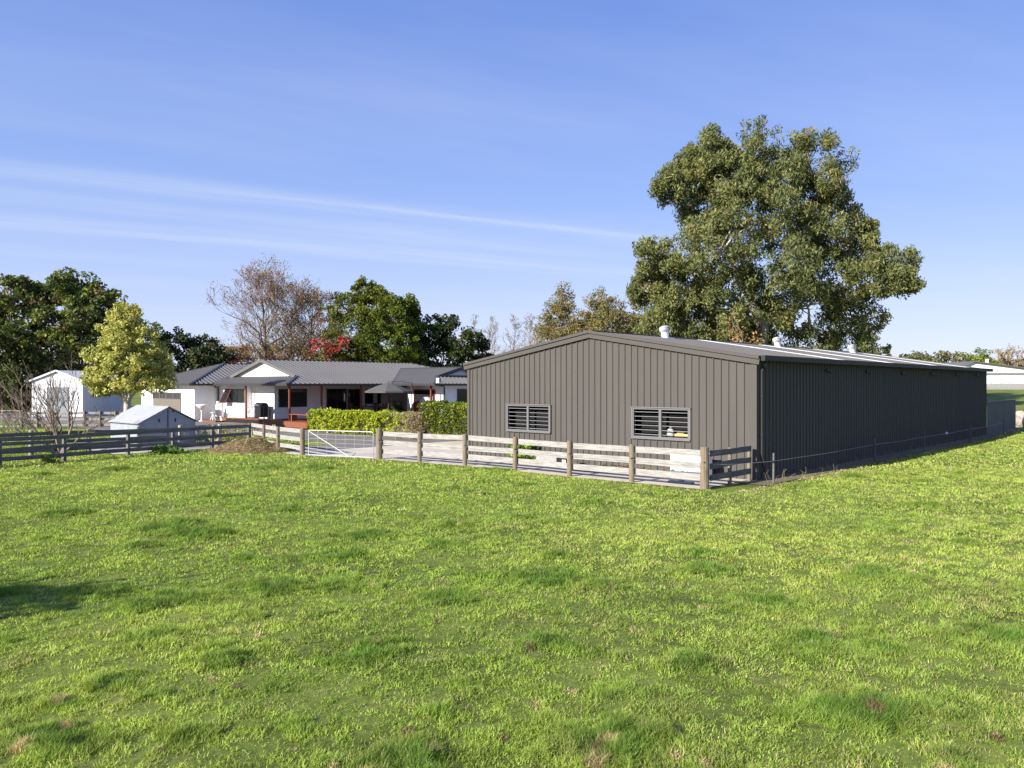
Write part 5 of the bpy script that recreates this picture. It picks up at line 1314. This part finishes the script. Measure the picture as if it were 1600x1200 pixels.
def farpaling(name, label, X0, X1, Y, h):
    zz = float(H(X0, Y)); t = thing(name, label, 'fence', (X0, Y, zz)); b = MB((X0, Y, zz)); x = X0
    while x < X1: b.box(x, x + .27, Y, Y + .03, float(H(x, Y)) - .2, float(H(x, Y)) + h + rnd.uniform(-.08, .05)); x += .30
    b.build('palings', M['paling'], t); b = MB((X0, Y, zz)); b.box(X0, X1, Y + .03, Y + .1, zz + h * .7, zz + h * .78); b.build('rail', M['paling'], t)
farpaling('paling_fence', 'low weathered paling fence in front of the distant white house', 73, 92, 128, 1.0)
farpaling('paling_fence', 'taller paling fence at the right end before the distant house', 83.3, 96, 126, 1.75)
FAR = [((.10, .11, .04), 3), ((.16, .14, .06), 2), ((.07, .08, .03), 2)]
tree('far_tree', 'rounded olive tree on the skyline right of the shed roof', 'tree', 1450, 190, [(1440, 560, 22, 12), (1465, 562, 20, 12), (1420, 566, 16, 10)], FAR, .5, 1.0, 22, .6, .34, trunk_r=.3, shell=.4, subl=3)
tree('far_tree', 'pale mixed tree beside the rounded green one on the skyline', 'tree', 1490, 186, [(1483, 558, 18, 11), (1500, 565, 18, 12)], [((.17, .145, .07), 3), ((.09, .095, .035), 2)], .5, 1.0, 22, .6, .34, trunk_r=.3, shell=.4, subl=3)
tree('far_tree', 'dome shaped bright green bush above the distant white house', 'tree', 1527, 168, [(1525, 560, 26, 15), (1545, 570, 18, 12), (1515, 572, 20, 14)], [((.13, .155, .02), 3), ((.08, .10, .018), 2)], .7, .8, 24, .5, .28, trunk_r=.3, shell=.5, subl=3, subscale=.3)
tree('far_tree', 'brown foliage behind the distant house at the right edge', 'tree', 1590, 180, [(1575, 572, 22, 10), (1600, 570, 22, 12)], [((.20, .14, .06), 2), ((.11, .09, .04), 2)], .5, .9, 20, .55, .3, trunk_r=.25, shell=.4, subl=2)
bare_tree('bare_tree', 'tan leafless tree rising above the distant white house', 'tree', 1572, 174, 560, 3.0, [(-.4, 0, .9, 1), (0, .1, 1, 1.1), (.5, 0, .8, 1), (.9, .1, .5, .9)], 5, 'twiggrey', leaf=([((.26, .20, .09), 1)], .8, .5, 4, .4, .2), r0=.2, spread=.42, seed=51, minr=.05, zbase=None)
tree('dark_sapling', 'single small dark tree on the skyline over the shed roof', 'tree', 1387, 150, [(1386, 545, 6, 5), (1384, 553, 8, 5)], [((.03, .045, .02), 1)], 1.5, .4, 18, .4, .22, trunk_r=.1, shell=.3, subl=2)
# distant tree belt: reads as one mass
cs = []
for k in range(260):
    px_ = rnd.uniform(-250, 1850); Y = rnd.uniform(220, 300)
    X = (px_ - 800) / F * Y; cs.append((X, Y, float(H(X, Y)) + 2.5, 5, 4, rnd.uniform(3, 6.5)))
cen, _ = lobe_centres(cs, .16, .5)
o = leaves('far_woods', None, cen, 1.2, 14, 1.3, .8, FAR + [((.05, .06, .025), 2)], 0, .8)
tag(o, 'low belt of distant trees along the horizon', 'woods', kind='stuff')
# dry stalks along the shed wall
cs = []
b = MB()
for k in range(420):
    U = rnd.uniform(22.8, 54); V = rnd.gauss(10.75, .22); x, y = W(U, V); h_ = rnd.uniform(.08, .34); z = float(H(x, y))
    b.tube([(x, y, z), (x + rnd.uniform(-.05, .05), y + rnd.uniform(-.05, .05), z + h_ * .6), (x + rnd.uniform(-.15, .15), y + rnd.uniform(-.12, .12), z + h_)], [.003, .0025, .0015], 3, cap=False)
m_ = mat('dry_stalk', (.36, .30, .18), .9, .1)
o = b.build('dry_grass', m_); tag(o, 'thin dry grass stalks along the foot of the long shed wall', 'dry grass', kind='stuff')
